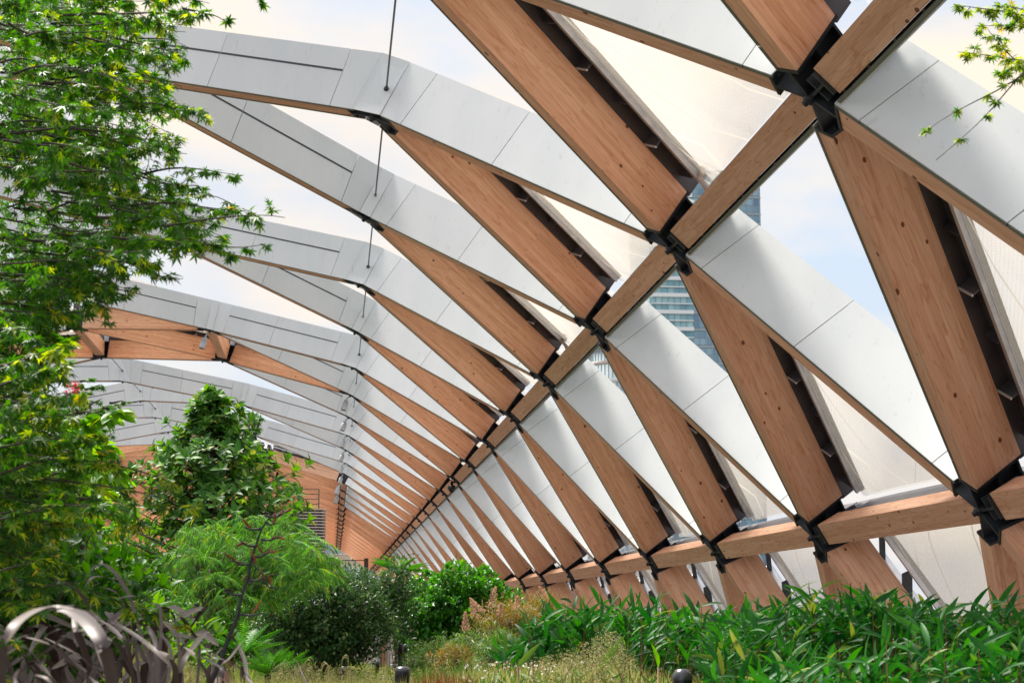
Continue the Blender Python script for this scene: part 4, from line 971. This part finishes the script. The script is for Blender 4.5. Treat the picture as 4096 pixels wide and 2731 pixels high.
# bronze flax
def z1(x, y): return (x/4.326, 1205.9+y/4.326)
def z2(x, y): return (402+x/5.143, 1263.3+y/5.143)
FL = [
 (z1, [(-60, 1900), (0, 1568), (20, 1300), (150, 1000), (380, 850), (560, 820), (740, 830)], 150, 2.9), (z1, [(1150, 1900), (1120, 1568), (1050, 1250), (900, 1000), (720, 870), (560, 850)], 165, 2.95),
 (z1, [(1100, 1800), (1000, 1300), (920, 930), (800, 690), (640, 545)], 85, 4.3), (z1, [(1200, 1750), (950, 1568), (720, 1380), (520, 1200), (240, 1105)], 75, 3.6), (z1, [(1000, 1800), (900, 1400), (760, 1280), (430, 1110)], 42, 3.8),
 (z1, [(1500, 1850), (1420, 1150), (1250, 620), (1080, 525), (920, 520), (840, 620)], 48, 5.2), (z1, [(1700, 1850), (1600, 900), (1480, 770), (1330, 705), (1180, 725)], 46, 5.3),
 (z1, [(1900, 1800), (1739, 1490), (1550, 1260), (1350, 1100), (1100, 960), (850, 905)], 66, 4.9), (z1, [(1600, 1800), (1550, 1260), (1520, 1100), (1440, 1000), (1310, 960)], 60, 5.1),
 (z1, [(1350, 1800), (1290, 1290), (1210, 1140), (1110, 1020), (960, 920)], 66, 4.8), (z1, [(1500, 1800), (1250, 1320), (1140, 1170), (1020, 1100)], 55, 4.7), (z1, [(1420, 1800), (1350, 1240), (1290, 900), (1210, 720), (1060, 625), (900, 610)], 44, 5.4),
 (z1, [(1560, 1800), (1460, 1000), (1300, 740), (1180, 520), (1050, 400), (960, 400), (880, 480)], 56, 5.6), (z1, [(2100, 1700), (1739, 960), (1650, 850), (1550, 795)], 44, 5.5), (z1, [(1650, 1900), (1640, 1240), (1560, 1010), (1440, 930), (1310, 905)], 48, 5.6),
 (z1, [(700, 1900), (480, 1540), (200, 1500), (-60, 1568)], 70, 3.2), (z1, [(300, 1900), (150, 1500), (500, 1230), (700, 1080), (960, 1010)], 50, 2.7), (z1, [(900, 1900), (880, 1500), (840, 1250), (760, 1050), (720, 900)], 80, 4.6),
 (z1, [(1800, 1900), (1700, 1300), (1600, 1090), (1500, 1040)], 40, 5.2), (z1, [(1900, 1900), (1739, 1450), (1650, 1300), (1560, 1240)], 90, 4.8),
 (z2, [(-20, 1800), (90, 1350), (220, 1140), (350, 995), (510, 960)], 80, 5.0), (z2, [(900, 1900), (860, 1500), (820, 1300), (740, 1120), (620, 985), (500, 960)], 60, 5.05), (z2, [(450, 1900), (390, 1568), (320, 1380), (230, 1250), (110, 1150), (-20, 1120)], 100, 4.6),
 (z2, [(1050, 1850), (900, 1568), (800, 1430), (660, 1330), (480, 1275), (270, 1290)], 66, 4.4), (z2, [(380, 1800), (290, 1180), (190, 960), (90, 810), (0, 745)], 52, 5.4), (z2, [(420, 1800), (500, 1400), (640, 1280), (720, 1180), (800, 1075)], 46, 4.9),
 (z2, [(1700, 1900), (1560, 1568), (1440, 1320), (1300, 1190), (1150, 1105), (960, 1080), (780, 1120), (640, 1190)], 20, 5.2), (z2, [(500, 1800), (420, 1250), (250, 1040), (150, 1010), (0, 990)], 26, 5.3),
 (z2, [(300, 1850), (460, 1300), (600, 1120), (700, 1000), (755, 925)], 40, 5.3), (z2, [(620, 1850), (560, 1450), (450, 1330), (330, 1270), (200, 1240)], 44, 5.0)]
t = thing0('flax_plant', 'large clump of arching bronze strap leaves in the lower left foreground', 'plant'); r0 = np.random.default_rng(101)
def ribbon(pts, w_, vdir, name, parent, m, fold=.25):
    # Catmull-Rom through the points
    P_ = [pts[0]]+pts+[pts[-1]]; c = []
    for i in range(1, len(P_)-2):
        for k in range(7):
            s_ = k/7; a, b, cc, d = P_[i-1], P_[i], P_[i+1], P_[i+2]
            c.append(.5*((2*b)+(cc-a)*s_+(2*a-5*b+4*cc-d)*s_*s_+(3*b-a-3*cc+d)*s_**3))
    c.append(pts[-1]); n = len(c); mb = MB(); rows = []
    for i, p in enumerate(c):
        tg = (c[min(i+1, n-1)]-c[max(i-1, 0)]).normalized(); sd_ = tg.cross(vdir).normalized(); nn = sd_.cross(tg)
        f_ = i/(n-1); ww = w_*.5*(1-.25*(1-f_))*(1 if f_ < .72 else max(.03, (1-(f_-.72)/.28)**.7)); rows.append(len(mb.v))
        for k in (-1, -.5, 0, .5, 1): mb.v.append(tuple(p+sd_*ww*k+nn*ww*fold*abs(k)))
    for i in range(n-1):
        for k in range(4): a, b = rows[i]+k, rows[i+1]+k; mb.f.append((a, a+1, b+1, b)); mb.uv += [(i*.05, k*.25), (i*.05, k*.25+.25), (i*.05+.05, k*.25+.25), (i*.05+.05, k*.25)]; mb.mi.append(0); mb.sm.append(True)
    return mb.build(name, m, parent)
for fn, pts, wz, Y in FL:
    sc_ = 4.326 if fn is z1 else 5.143; n_ = len(pts); q = []
    for i, (x, y) in enumerate(pts): a, b = fn(x+(r0.normal()*190 if i == 0 and Y > 3.5 else 0), y); q.append(at(a, b, Y+.10*math.sin(i*1.3+Y*7)))
    ribbon(q, wz/sc_*1.7415*Y/F*.95, (Vector((r0.normal()*.2, -.35, 1))).normalized(), 'leaf', t, M['l_flax'])
for k in range(44):                                                   # fillers behind
    Y = r0.uniform(5.6, 6.4); xb = r0.uniform(20, 400); xa = xb+r0.uniform(-150, 170); xt = xa+r0.choice([-1, 1])*r0.uniform(40, 110); yt = r0.uniform(1390, 1520)
    ribbon([at(xb, 1640, Y), at((xb+xa)/2, yt+70, Y), at(xa, yt, Y-.1), at(xt, yt+r0.uniform(10, 70), Y-.25)], r0.uniform(.022, .04), Vector((r0.normal()*.3, -.4, 1)).normalized(), 'leaf', t, M['l_flax'])
# its flower stalk
t = thing0('flower_stalk', 'tall dark flax flower stalk with orange red seed pods leaning right', 'flower stalk')
st = [(470, 1620), (484, 1568), (510, 1509), (526, 1461), (546, 1413), (555, 1366), (569, 1329), (575, 1292), (584, 1263), (601, 1214), (619, 1188), (655, 1173)]
m = MB(); m.tube([tuple(at(x, y, 5.3)) for x, y in st], [.007, .007, .0066, .0062, .0054, .0048, .0044, .004, .0036, .003, .0022, .0014], 8); m.build('stem', M['black'], t)
def z7(x, y): return (x/1.568/1.7415, (1731+y/1.568)/1.7415)
pm = MB()
for (a, b, pods) in (((1555, 825), (1455, 795), 2), ((1600, 710), (1505, 675), 2), ((1630, 600), (1530, 590), 3), ((1690, 530), (1800, 490), 4), ((1640, 670), (1750, 650), 2), ((1590, 780), (1690, 745), 3), ((1520, 1015), (1400, 985), 0), ((1560, 925), (1665, 905), 2), ((1505, 1135), (1640, 1130), 1), ((1590, 790), (1620, 860), 1), ((1665, 560), (1740, 565), 2), ((1650, 930), (1735, 975), 1)):
    A_, B_ = at(*z7(*a), 5.3), at(*z7(*b), 5.25); pm.tube([tuple(A_), tuple((A_+B_)/2+Vector((0, 0, -.006))), tuple(B_)], [.004, .0032, .002], 5)
    for k in range(pods):
        q = A_.lerp(B_, .55+.45*k/max(1, pods)); e = q+Vector((.014*(1 if B_.x > A_.x else -1)+r0.normal()*.016, r0.normal()*.01, .016+r0.normal()*.012)); mp = MB()
        mp.tube([tuple(q), tuple(q.lerp(e, .35)+Vector((.003, 0, 0))), tuple(q.lerp(e, .7)), tuple(e)], [.0012, .0036, .0028, .0005], 6); mp.build('seed_pod', M['l_flaxred'], t)
pm.build('side_stems', M['black'], t)

# ------------------------------------------------------------------ bollards, post, rail
def bollard(px, ptop, wpx, label, dia=.15):
    Y = F*dia/(wpx*1.7415); p = at(px, ptop, Y); h = p.z-GZ; t = thing('bollard', label, 'bollard', (p.x, Y, GZ), 'black cylindrical garden bollards')
    r_ = dia/2; m = MB(); m.lathe((0, 0, 0), [(0, 0), (r_+.02, 0), (r_+.02, .02), (r_, .03), (r_, h-.20), (r_-.012, h-.195), (r_-.012, h-.185), (r_, h-.18), (r_, h-.035), (r_-.006, h-.02), (r_*.7, h-.006), (0, h)], 28); m.build('body', M['black'], t)
    m = MB(); m.lathe((0, 0, 0), [(r_+.0015, h-.045), (r_+.003, h-.030), (r_-.004, h-.0165), (r_*.66, h+.001), (0, h+.0045)], 28); m.build('cap', M['cap'], t)
    m = MB(); m.box((-.02, -r_-.0015, h-.42), .03, .006, .12); m.build('hatch', M['cap'], t)
for a in ((1567, 1537, 46, 'black bollard in front of the bamboo hedge at lower right', .09), (924, 1530, 34, 'nearest of the black bollards at the bottom centre'), (687, 1526, 27, 'black bollard in the sedge at lower left of centre'), (937, 1523, 15, 'slim black bollard just behind the central one', .10), (789, 1530, 15, 'small black bollard low in the grass before the dark bush', .078), (919, 1473, 11, 'tall thin black post left of its pair behind the grasses', .066), (931, 1479, 10, 'tall thin black post right of its pair behind the grasses', .062), (866, 1517, 12, 'black bollard top under the grey post', .075)): bollard(*a)
t = thing0('wayfinding_post', 'tall grey metal post with a timber coloured face and a small dark emblem', 'sign post'); Y = 40; a = at(867, 1322, Y); u = 1.7415*Y/F
top = a.z; x0 = a.x; m = MB(); m.box((x0+3.5*u, Y, (top+GZ)/2), 7*u, .30, top-GZ); m.build('post', M['lamp'], t)
m = MB(); m.box((x0+15.5*u, Y+.01, (top+GZ)/2), 16*u, .26, top-GZ-.004); m.build('face_panel', M['rail'], t)
m = MB(); m.box((x0+26.5*u, Y+.005, (top+GZ)/2), 5*u, .28, top-GZ-.002); m.build('edge_panel', M['lamp'], t)
e = MB(); ec = at(876, 1352, Y-.14)
for k, (w_, h_) in enumerate(((1.2, 3), (3.4, 3), (4.4, 3), (4.4, 2.4), (3.2, 2))): e.box((ec.x, Y-.125, ec.z+(7-3.4*k)*u), w_*u, .006, h_*u)
e.build('emblem', M['black'], t)
m = MB(); m.box((x0+15.5*u, Y-.123, ec.z-17*u), 15*u, .004, .012); m.build('reveal', M['alu'], t)
t = thing0('handrail', 'copper coloured handrail along the timber feet behind the bamboo', 'handrail')
m = MB(); m.box((6.35, 60, -.045), .16, 96, .05); m.build('rail', M['rail'], t)
m = MB(); m.box((6.44, 60, -.17), .02, 96, .16); m.build('fascia', M['rail'], t)
pm_ = MB(); pm_.box((0, 0, (GZ-.25)/2-.0), .04, .04, abs(GZ)-.25); pme = pm_.mesh('baluster', M['rail'])
for k in range(48): link('baluster', pme, t, Vector((6.36, 13+k*1.2, 0)))
# low white planter/seat and ledges glimpsed through the plants
for x, y, w_, h_, lab in ((905, 1530, 60, 26, 'pale stone bench seen under the grey post between the grasses'), (860, 1515, 18, 40, 'white upright sign panel below the dark bush')):
    p = at(x, y, 42); u = 1.7415*42/F; t = thing0('stone_bench' if w_ > 20 else 'information_panel', lab, 'bench' if w_ > 20 else 'panel'); m = MB(); m.box((p.x, 42, (p.z+GZ)/2), w_*u, .35 if w_ > 20 else .05, p.z-GZ); 
    m.build('body', M['white'], t); m = MB(); m.box((p.x, 42, p.z+.025), w_*u+.06, .40 if w_ > 20 else .08, .04); m.build('top', M['alu'], t)

# ------------------------------------------------------------------ things hanging from the roof
def spotlight(node, dx, dz, lab, s=1.0):
    t = thing('spotlight', lab, 'spotlight', tuple(node), 'grey cylinder spotlights under the roof nodes')
    c = Vector((dx, -.05, dz)); ax = Vector((-.28, -.1, -1)).normalized(); m = MB()
    m.lathe(c-ax*.13*s, [(0, 0), (.07*s, 0), (.085*s, .01*s), (.085*s, .235*s), (.078*s, .25*s), (.07*s, .24*s), (0, .20*s)], 18, axis=ax); m.build('housing', M['lamp'], t)
    m = MB(); m.tube([(-.01, 0, -.02), tuple(c-ax*.24*s), tuple(c-ax*.12*s)], .022*s, 8); m.box(tuple(c-ax*.16*s), .12*s, .03*s, .10*s); m.build('bracket', M['lamp'], t)
    m = MB(); m.lathe(c+ax*.112*s, [(0, 0), (.06*s, 0), (.06*s, .006*s), (0, .006*s)], 16, axis=ax); m.build('lens', M['glassdark'], t)
k = 0
for nm, c in zip(('nearest', 'second', 'third', 'fourth', 'fifth', 'sixth'), (6, 7, 8, 9, 10, 11)): spotlight(P(3, float(c)), -.17, -.34, f'{nm} grey spotlight in the row hanging along the right crown line')
spotlight(P(4, 5.5), -.17, -.40, 'grey spotlight hanging alone under the closed timber bay at left'); spotlight(P(3, 12.), -.30, -.42, 'small grey spotlight at the start of the dark far node row', 1.3); spotlight(P(3, 13.), -.34, -.5, 'last small grey spotlight beside the dark far node row', 1.3)
p = P(2, 8-1.5); t = thing('security_camera', 'black dome security camera hanging from the purlin row', 'camera', tuple(p)); m = MB()
m.tube([(-.1, 0, 0), (-.12, 0, -.14)], .045, 10); m.lathe((-.12, 0, -.30), [(0, .17), (.09, .17), (.125, .14), (.125, .04), (.115, .03), (0, .03)], 20); m.build('housing', M['black'], t)
m = MB(); m.lathe((-.12, 0, -.36), [(0, 0), (.045, .008), (.075, .035), (.09, .085)], 18); m.build('dome', M['glassdark'], t)

# ------------------------------------------------------------------ louvred tower inside the vault
def louvre():
    Y = 92; u = 1.7415*Y/F; a = at(748, 1168, Y); xr = a.x; xl = at(560, 1168, Y).x; top = a.z; t = thing0('louvred_tower', 'dark louvred stair or vent tower with rounded corners and a railing on top', 'tower')
    cx_, hw = (xl+xr)/2, (xr-xl)/2; m = MB(); m.box((cx_, Y+1.6, (top+GZ)/2), 2*hw-.30, 2.5, top-GZ-.05); m.build('core', M['black'], t)
    for k in range(5): m = MB(); m.lathe((xl+.5+k*(2*hw-1.0)/4, Y+.28, GZ), [(.17, 0), (.17, top-GZ-.1)], 14); m.build('duct', M['tray'], t)
    r_ = .35; sm_ = MB(); out_ = []
    for q, (sx, sy) in enumerate(((1, -1), (1, 1), (-1, 1), (-1, -1))):
        for j in range(5):
            an = R({0: -90, 1: 0, 2: 90, 3: 180}[q]+22.5*j); out_.append((sx*(hw-r_)+r_*math.cos(an), sy*(1.5-r_)+r_*math.sin(an)))
    n = len(out_); b = []
    for z_ in (0, .05):
        for x, y in out_: sm_.v.append((x, y, z_))
    for x, y in out_: sm_.v.append((x*.93, y*.88, 0))
    for x, y in out_: sm_.v.append((x*.93, y*.88, .05))
    for i in range(n):
        j = (i+1) % n
        for q in ((i, j, n+j, n+i), (2*n+j, 2*n+i, 3*n+i, 3*n+j), (n+i, n+j, 3*n+j, 3*n+i), (j, i, 2*n+i, 2*n+j)): sm_.f.append(q); sm_.uv += [(0, 0)]*4; sm_.mi.append(0); sm_.sm.append(False)
    me = sm_.mesh('slat', M['hose']); nz_ = int((top-GZ)/.15)
    for k in range(nz_): link('slat', me, t, Vector((cx_, Y+1.5, top-.05-k*.15)))
    m = MB()
    for x in (xr-.35, xr-1.35, xr-2.3): m.box((x, Y+.3, top+.5), .05, .05, 1.0)
    for z_ in (.25, .5, .75, 1.0): m.box((xr-1.35, Y+.3, top+z_), 2.0, .035, .035)
    m.build('railing', M['tray'], t)
louvre()
t = thing0('balustrade', 'dark thin balustrade with two rails closing the far end of the vault', 'railing'); m = MB(); Y = 130; a, b = at(750, 1286, Y), at(838, 1284, Y)
for z_ in (0, -.75): m.box(((a.x+b.x)/2, Y, a.z+z_), b.x-a.x, .05, .06)
for k in range(5): m.box((a.x+(b.x-a.x)*k/4, Y, (a.z+GZ)/2), .05, .05, a.z-GZ)
m.box((b.x+.1, Y, (a.z+GZ)/2-.0), .3, .3, a.z-GZ+.3); m.build('rails', M['slot'], t)

# ------------------------------------------------------------------ buildings beyond
def glass_tower():
    Y = 400.; u = 1.7415*Y/F; xr = at(1750, 600, Y).x; xs = at(1591, 600, Y).x; xl = at(1496, 600, Y).x; ztop = at(1700, 392, Y).z
    t = thing0('glass_tower', 'tall blue green glass office tower with white floor bands seen through the roof openings', 'office tower')
    m = MB(); m.box(((xl+xr)/2, Y+15.4, ztop/2-10), xr-xl, 30, ztop+20); m.build('core', M['mull'], t)
    fh = 3.86; zr = at(1591, (700+868/2.09)/1.7415, Y).z
    zs = [zr+fh*k for k in range(-18, 14) if zr+fh*k < ztop]
    bw = M['band'];
    for z_ in zs:
        m = MB(); m.box(((xl+xs)/2, Y-.1, z_), xs-xl, 1.0, .85); m.build('floor_band', bw, t)
        m = MB(); m.box(((xl+xs)/2, Y-.05, z_-1.95), xs-xl, .7, .22); m.build('transom', bw, t)
        m = MB(); m.box(((xs+xr)/2+.02, Y+.28, z_-.1), xr-xs, .3, .35); m.build('floor_band', M['mull'], t)
    rest = MB(); cnt = 0; cols = []; x = xs-.75
    while x > xl: cols.append(x); x -= 1.42
    x = xs+.75; colr = []
    while x < xr: colr.append(x); x += 1.42
    for x in cols: m = MB(); m.box((x-.71, Y+.2, ztop-86), .12, .35, 170); m.build('mullion', M['mull'], t)
    for x in colr: m = MB(); m.box((x+.71, Y+.25, ztop-86), .14, .3, 170); m.build('mullion', M['mull'], t)
    cand = []
    for c_, x in enumerate(cols+colr):
        for z_ in zs:
            for h_, zz in ((1.45, z_-1.15), (1.35, z_-2.78)):
                p = Vector((x, Y, zz)); d = p.dot(fw); px = 2048+F*p.dot(rt)/d; py = 1365.5-F*p.dot(up)/d
                vis = (2590 < px < 3060 and 700 < py < 1450); cand.append((0 if vis else 1, x, zz, h_, x > xs))
    cand.sort(key=lambda q: q[0])
    pmz = {}
    for i, (v_, x, zz, h_, rgt) in enumerate(cand):
        if i < 300:
            if (h_, rgt) not in pmz: q = MB(); q.box((0, 0, 0), 1.28, .06, h_); pmz[(h_, rgt)] = q.mesh('window', M['pane2'] if rgt else M['pane'])
            link('window', pmz[(h_, rgt)], t, Vector((x, Y+.32, zz)))
        else: rest.box((x, Y+.32, zz), 1.28, .06, h_, 1 if rgt else 0)
    rest.build('windows', [M['pane'], M['pane2']], t, kind='stuff')
glass_tower()
def round_tower():
    Y = 330.; c = at(1445, 850, Y); r_ = 9.0; cx_ = at(1352, 850, Y).x+r_+0.5; t = thing('round_tower', 'pale round office tower with curved white balcony bands seen through a roof gap', 'office tower', (cx_, Y+9, 0)); z0 = at(1390, 1000, Y).z
    m = MB(); zt = at(1390, 772, Y).z; m.lathe((0, 0, 0), [(r_-.6, -5), (r_-.6, zt), (0, zt)], 48); m.build('drum', M['pane3'], t)
    for k in range(20):
        z_ = z0+k*3.4
        if z_ > zt: break
        m = MB(); m.lathe((0, 0, z_), [(r_-.5, 0), (r_, 0), (r_, .75), (r_-.5, .75)], 48)
        m.build('balcony_band', M['band'] if k % 2 else M['hose'], t)
    for k in range(64):
        a = 2*math.pi*k/64; m = MB(); m.box(((r_-.5)*math.cos(a), (r_-.5)*math.sin(a), zt-30), .18, .18, 60); m.build('mullion', M['mull'], t)
round_tower()
def block(label, x0, x1, ytop, Y, mw, cols, rows, seed):
    a, b = at(x0, ytop, Y), at(x1, ytop, Y); t = thing0('office_block', label, 'building'); h = a.z+5; w_ = b.x-a.x
    m = MB(); m.box(((a.x+b.x)/2, Y+6, a.z-h/2), w_, 12, h); m.build('wall', M[mw], t)
    fr = MB(); cw, rh = w_/cols, h/rows; fr.box((0, 0, 0), cw*.80, .06, rh*.62); fm = fr.mesh('window', M['pane3']); fo = MB()
    for s_ in (-1, 1): fo.box((s_*cw*.41, -.05, 0), cw*.03, .12, rh*.66)
    fo.box((0, -.05, -rh*.33), cw*.86, .14, rh*.03); fo.box((0, -.05, 0), cw*.02, .1, rh*.6); fom = fo.mesh('frame', M['band'])
    for i in range(cols):
        for j in range(rows):
            o = link('window', fm, t, Vector((a.x+(i+.5)*cw, Y-.04, a.z-(j+.5)*rh))); link('frame', fom, o)
    m = MB(); m.box(((a.x+b.x)/2, Y+6, a.z+.2), w_+.6, 12.6, .4); m.build('parapet', M[mw], t)
block('cream stone building with pale windows beyond the far end of the vault', 690, 812, 1215, 260., 'cream', 5, 4, 1)
block('lower cream stone building closing the end of the vault at right', 813, 900, 1283, 235., 'cream', 4, 2, 2)
block('pale glazed office block glimpsed through the trees at left', 255, 350, 1285, 240., 'white', 5, 4, 3)

# ------------------------------------------------------------------ seated people behind the flax
def person(px, py, Y, face, hairm, label, seed, topm='shirt', long_hair=False):
    # px,py: centre of the head. The figure sits with bent knees, turned by `face` degrees.
    h = at(px, py, Y); zh = h.z; seat = zh-.80; t = thing('person', label, 'person', (h.x, Y, seat), rz=R(face))
    v = [(0, .02, .10), (0, .03, .30), (0, .02, .50), (0, .0, .60), (0, -.01, .68),
         (.17, .02, .50), (.26, -.02, .26), (.20, -.24, .16), (-.17, .02, .50), (-.26, -.02, .26), (-.20, -.24, .16),
         (.10, 0, .06), (.13, -.42, .08), (.13, -.44, -.34), (.13, -.56, -.38), (-.10, 0, .06), (-.13, -.42, .08), (-.13, -.44, -.34), (-.13, -.56, -.38)]
    e_ = [(0, 1), (1, 2), (2, 3), (3, 4), (2, 5), (5, 6), (6, 7), (2, 8), (8, 9), (9, 10), (0, 11), (11, 12), (12, 13), (13, 14), (0, 15), (15, 16), (16, 17), (17, 18)]
    rd = [.15, .14, .15, .06, .055, .07, .05, .038, .07, .05, .038, .10, .075, .052, .045, .10, .075, .052, .045]
    me = bpy.data.meshes.new('body'); me.from_pydata(v, e_, []); me.materials.append(M['skin'])
    o = link('body', me, t); sk = o.modifiers.new('skin', 'SKIN'); ss = o.modifiers.new('sub', 'SUBSURF'); ss.levels = 2; ss.render_levels = 2
    for i, r_ in enumerate(rd): me.skin_vertices[0].data[i].radius = (r_*1.15 if i < 3 else r_, r_*.8 if i < 3 else r_)
    me.skin_vertices[0].data[0].use_root = True
    for nm, ids, ed, k, mt in (('top', [0, 1, 2, 5, 8], [(0, 1), (1, 2), (2, 3), (2, 4)], 1.13, topm), ('trousers', [0, 11, 12, 13, 15, 16, 17], [(0, 1), (1, 2), (2, 3), (0, 4), (4, 5), (5, 6)], 1.10, 'slot')):
        m2 = bpy.data.meshes.new(nm); m2.from_pydata([v[i] for i in ids], ed, []); m2.materials.append(M[mt]); q = link(nm, m2, t); q.modifiers.new('skin', 'SKIN'); s2 = q.modifiers.new('sub', 'SUBSURF'); s2.levels = 2; s2.render_levels = 2
        for j, i in enumerate(ids): m2.skin_vertices[0].data[j].radius = (rd[i]*1.15*k if i < 3 else rd[i]*k, (rd[i]*.8 if i < 3 else rd[i])*k)
        m2.skin_vertices[0].data[0].use_root = True
    # head: ovoid with nose, brow, ears
    hm = MB(); hc = Vector((0, -.02, .80)); n = 20; rows = 14
    for i in range(rows+1):
        ph = math.pi*i/rows
        for j in range(n):
            th = 2*math.pi*j/n; x = math.sin(ph)*math.cos(th)*.076; y = math.sin(ph)*math.sin(th)*.096; z_ = math.cos(ph)*.118
            if z_ < -.03: x *= 1-(-.03-z_)*3.2; y *= 1-(-.03-z_)*1.8
            if y < -.07 and abs(x) < .02 and -.04 < z_ < .02: y -= .022
            if y < -.05 and abs(x) > .015 and abs(x) < .045 and 0 < z_ < .03: y += .010
            hm.v.append(tuple(hc+Vector((x, y, z_))))
    for i in range(rows):
        for j in range(n): j2 = (j+1) % n; hm.f.append((i*n+j, i*n+j2, (i+1)*n+j2, (i+1)*n+j)); hm.uv += [(0, 0)]*4; hm.mi.append(0); hm.sm.append(True)
    for s_ in (-1, 1): hm.lathe(hc+Vector((s_*.074, .01, -.005)), [(0, 0), (.022, .004), (.026, .01), (0, .014)], 10, axis=Vector((s_, .3, 0)).normalized())
    hd = hm.build('head', M['skin'], t)
    hr = MB()
    for i in range(8):
        for j in range(n):
            ph = math.pi*.55*i/7; th = 2*math.pi*j/n; k = 1.10; y = math.sin(ph)*math.sin(th); zz = math.cos(ph)
            if y < -.3: zz = max(zz, .45)
            hr.v.append(tuple(hc+Vector((math.sin(ph)*math.cos(th)*.076*k, y*.096*k+.006, zz*.118*k-(.10 if long_hair and i > 5 and y > -.2 else 0)))))
    for i in range(7):
        for j in range(n): j2 = (j+1) % n; hr.f.append((i*n+j, i*n+j2, (i+1)*n+j2, (i+1)*n+j)); hr.uv += [(0, 0)]*4; hr.mi.append(0); hr.sm.append(True)
    hr.build('hair', M[hairm], hd)
    ey = MB()
    for s_ in (-1, 1): ey.lathe(hc+Vector((s_*.032, -.094, .012)), [(0, 0), (.020, .002), (.020, .006), (0, .007)], 12, axis=Vector((0, -1, 0)))
    ey.box(tuple(hc+Vector((0, -.097, .018))), .10, .006, .006); ey.build('sunglasses', M['glassdark'], hd)
    mo = MB(); mo.box(tuple(hc+Vector((0, -.083, -.060))), .042, .008, .008); mo.build('mouth', M['l_flaxred'], hd)
    for s_ in (-1, 1):
        hb = MB(); w0 = Vector((s_*.20, -.25, .155)); hb.tube([w0, w0+Vector((-s_*.02, -.05, -.02)), w0+Vector((-s_*.03, -.09, -.04))], [.028, .036, .030], 8)
        for k in range(4): b0 = w0+Vector((-s_*.03+(k-1.5)*.017, -.09, -.04)); hb.tube([b0, b0+Vector((0, -.035, -.012)), b0+Vector((0, -.055-.006*(k in (1, 2)), -.035))], [.010, .009, .007], 6)
        b0 = w0+Vector((-s_*.045, -.03, -.02)); hb.tube([b0, b0+Vector((-s_*.03, -.03, -.01)), b0+Vector((-s_*.035, -.055, -.02))], [.011, .010, .008], 6); hb.build('hand', M['skin'], t)
    return h.x, Y, seat
a = person(527, 1516, 27, -42, 'hair', 'seated person with short brown hair, sunglasses and a white shirt with blue print', 1)
b = person(470, 1528, 26.6, 25, 'hair2', 'seated person with blond hair half hidden by the bronze strap leaves', 2, 'white', True)
t = thing('garden_bench', 'low timber garden bench under the seated pair', 'bench', (0, 0, 0)); m = MB(); m.box(((a[0]+b[0])/2, 26.9, a[2]-.03), 1.3, .5, .06); m.build('seat', M['rail'], t)
for x in (a[0]+.2, b[0]-.2): m = MB(); m.box((x, 26.9, (a[2]-.06+GZ)/2), .08, .4, a[2]-.06-GZ); m.build('leg', M['slot'], t)
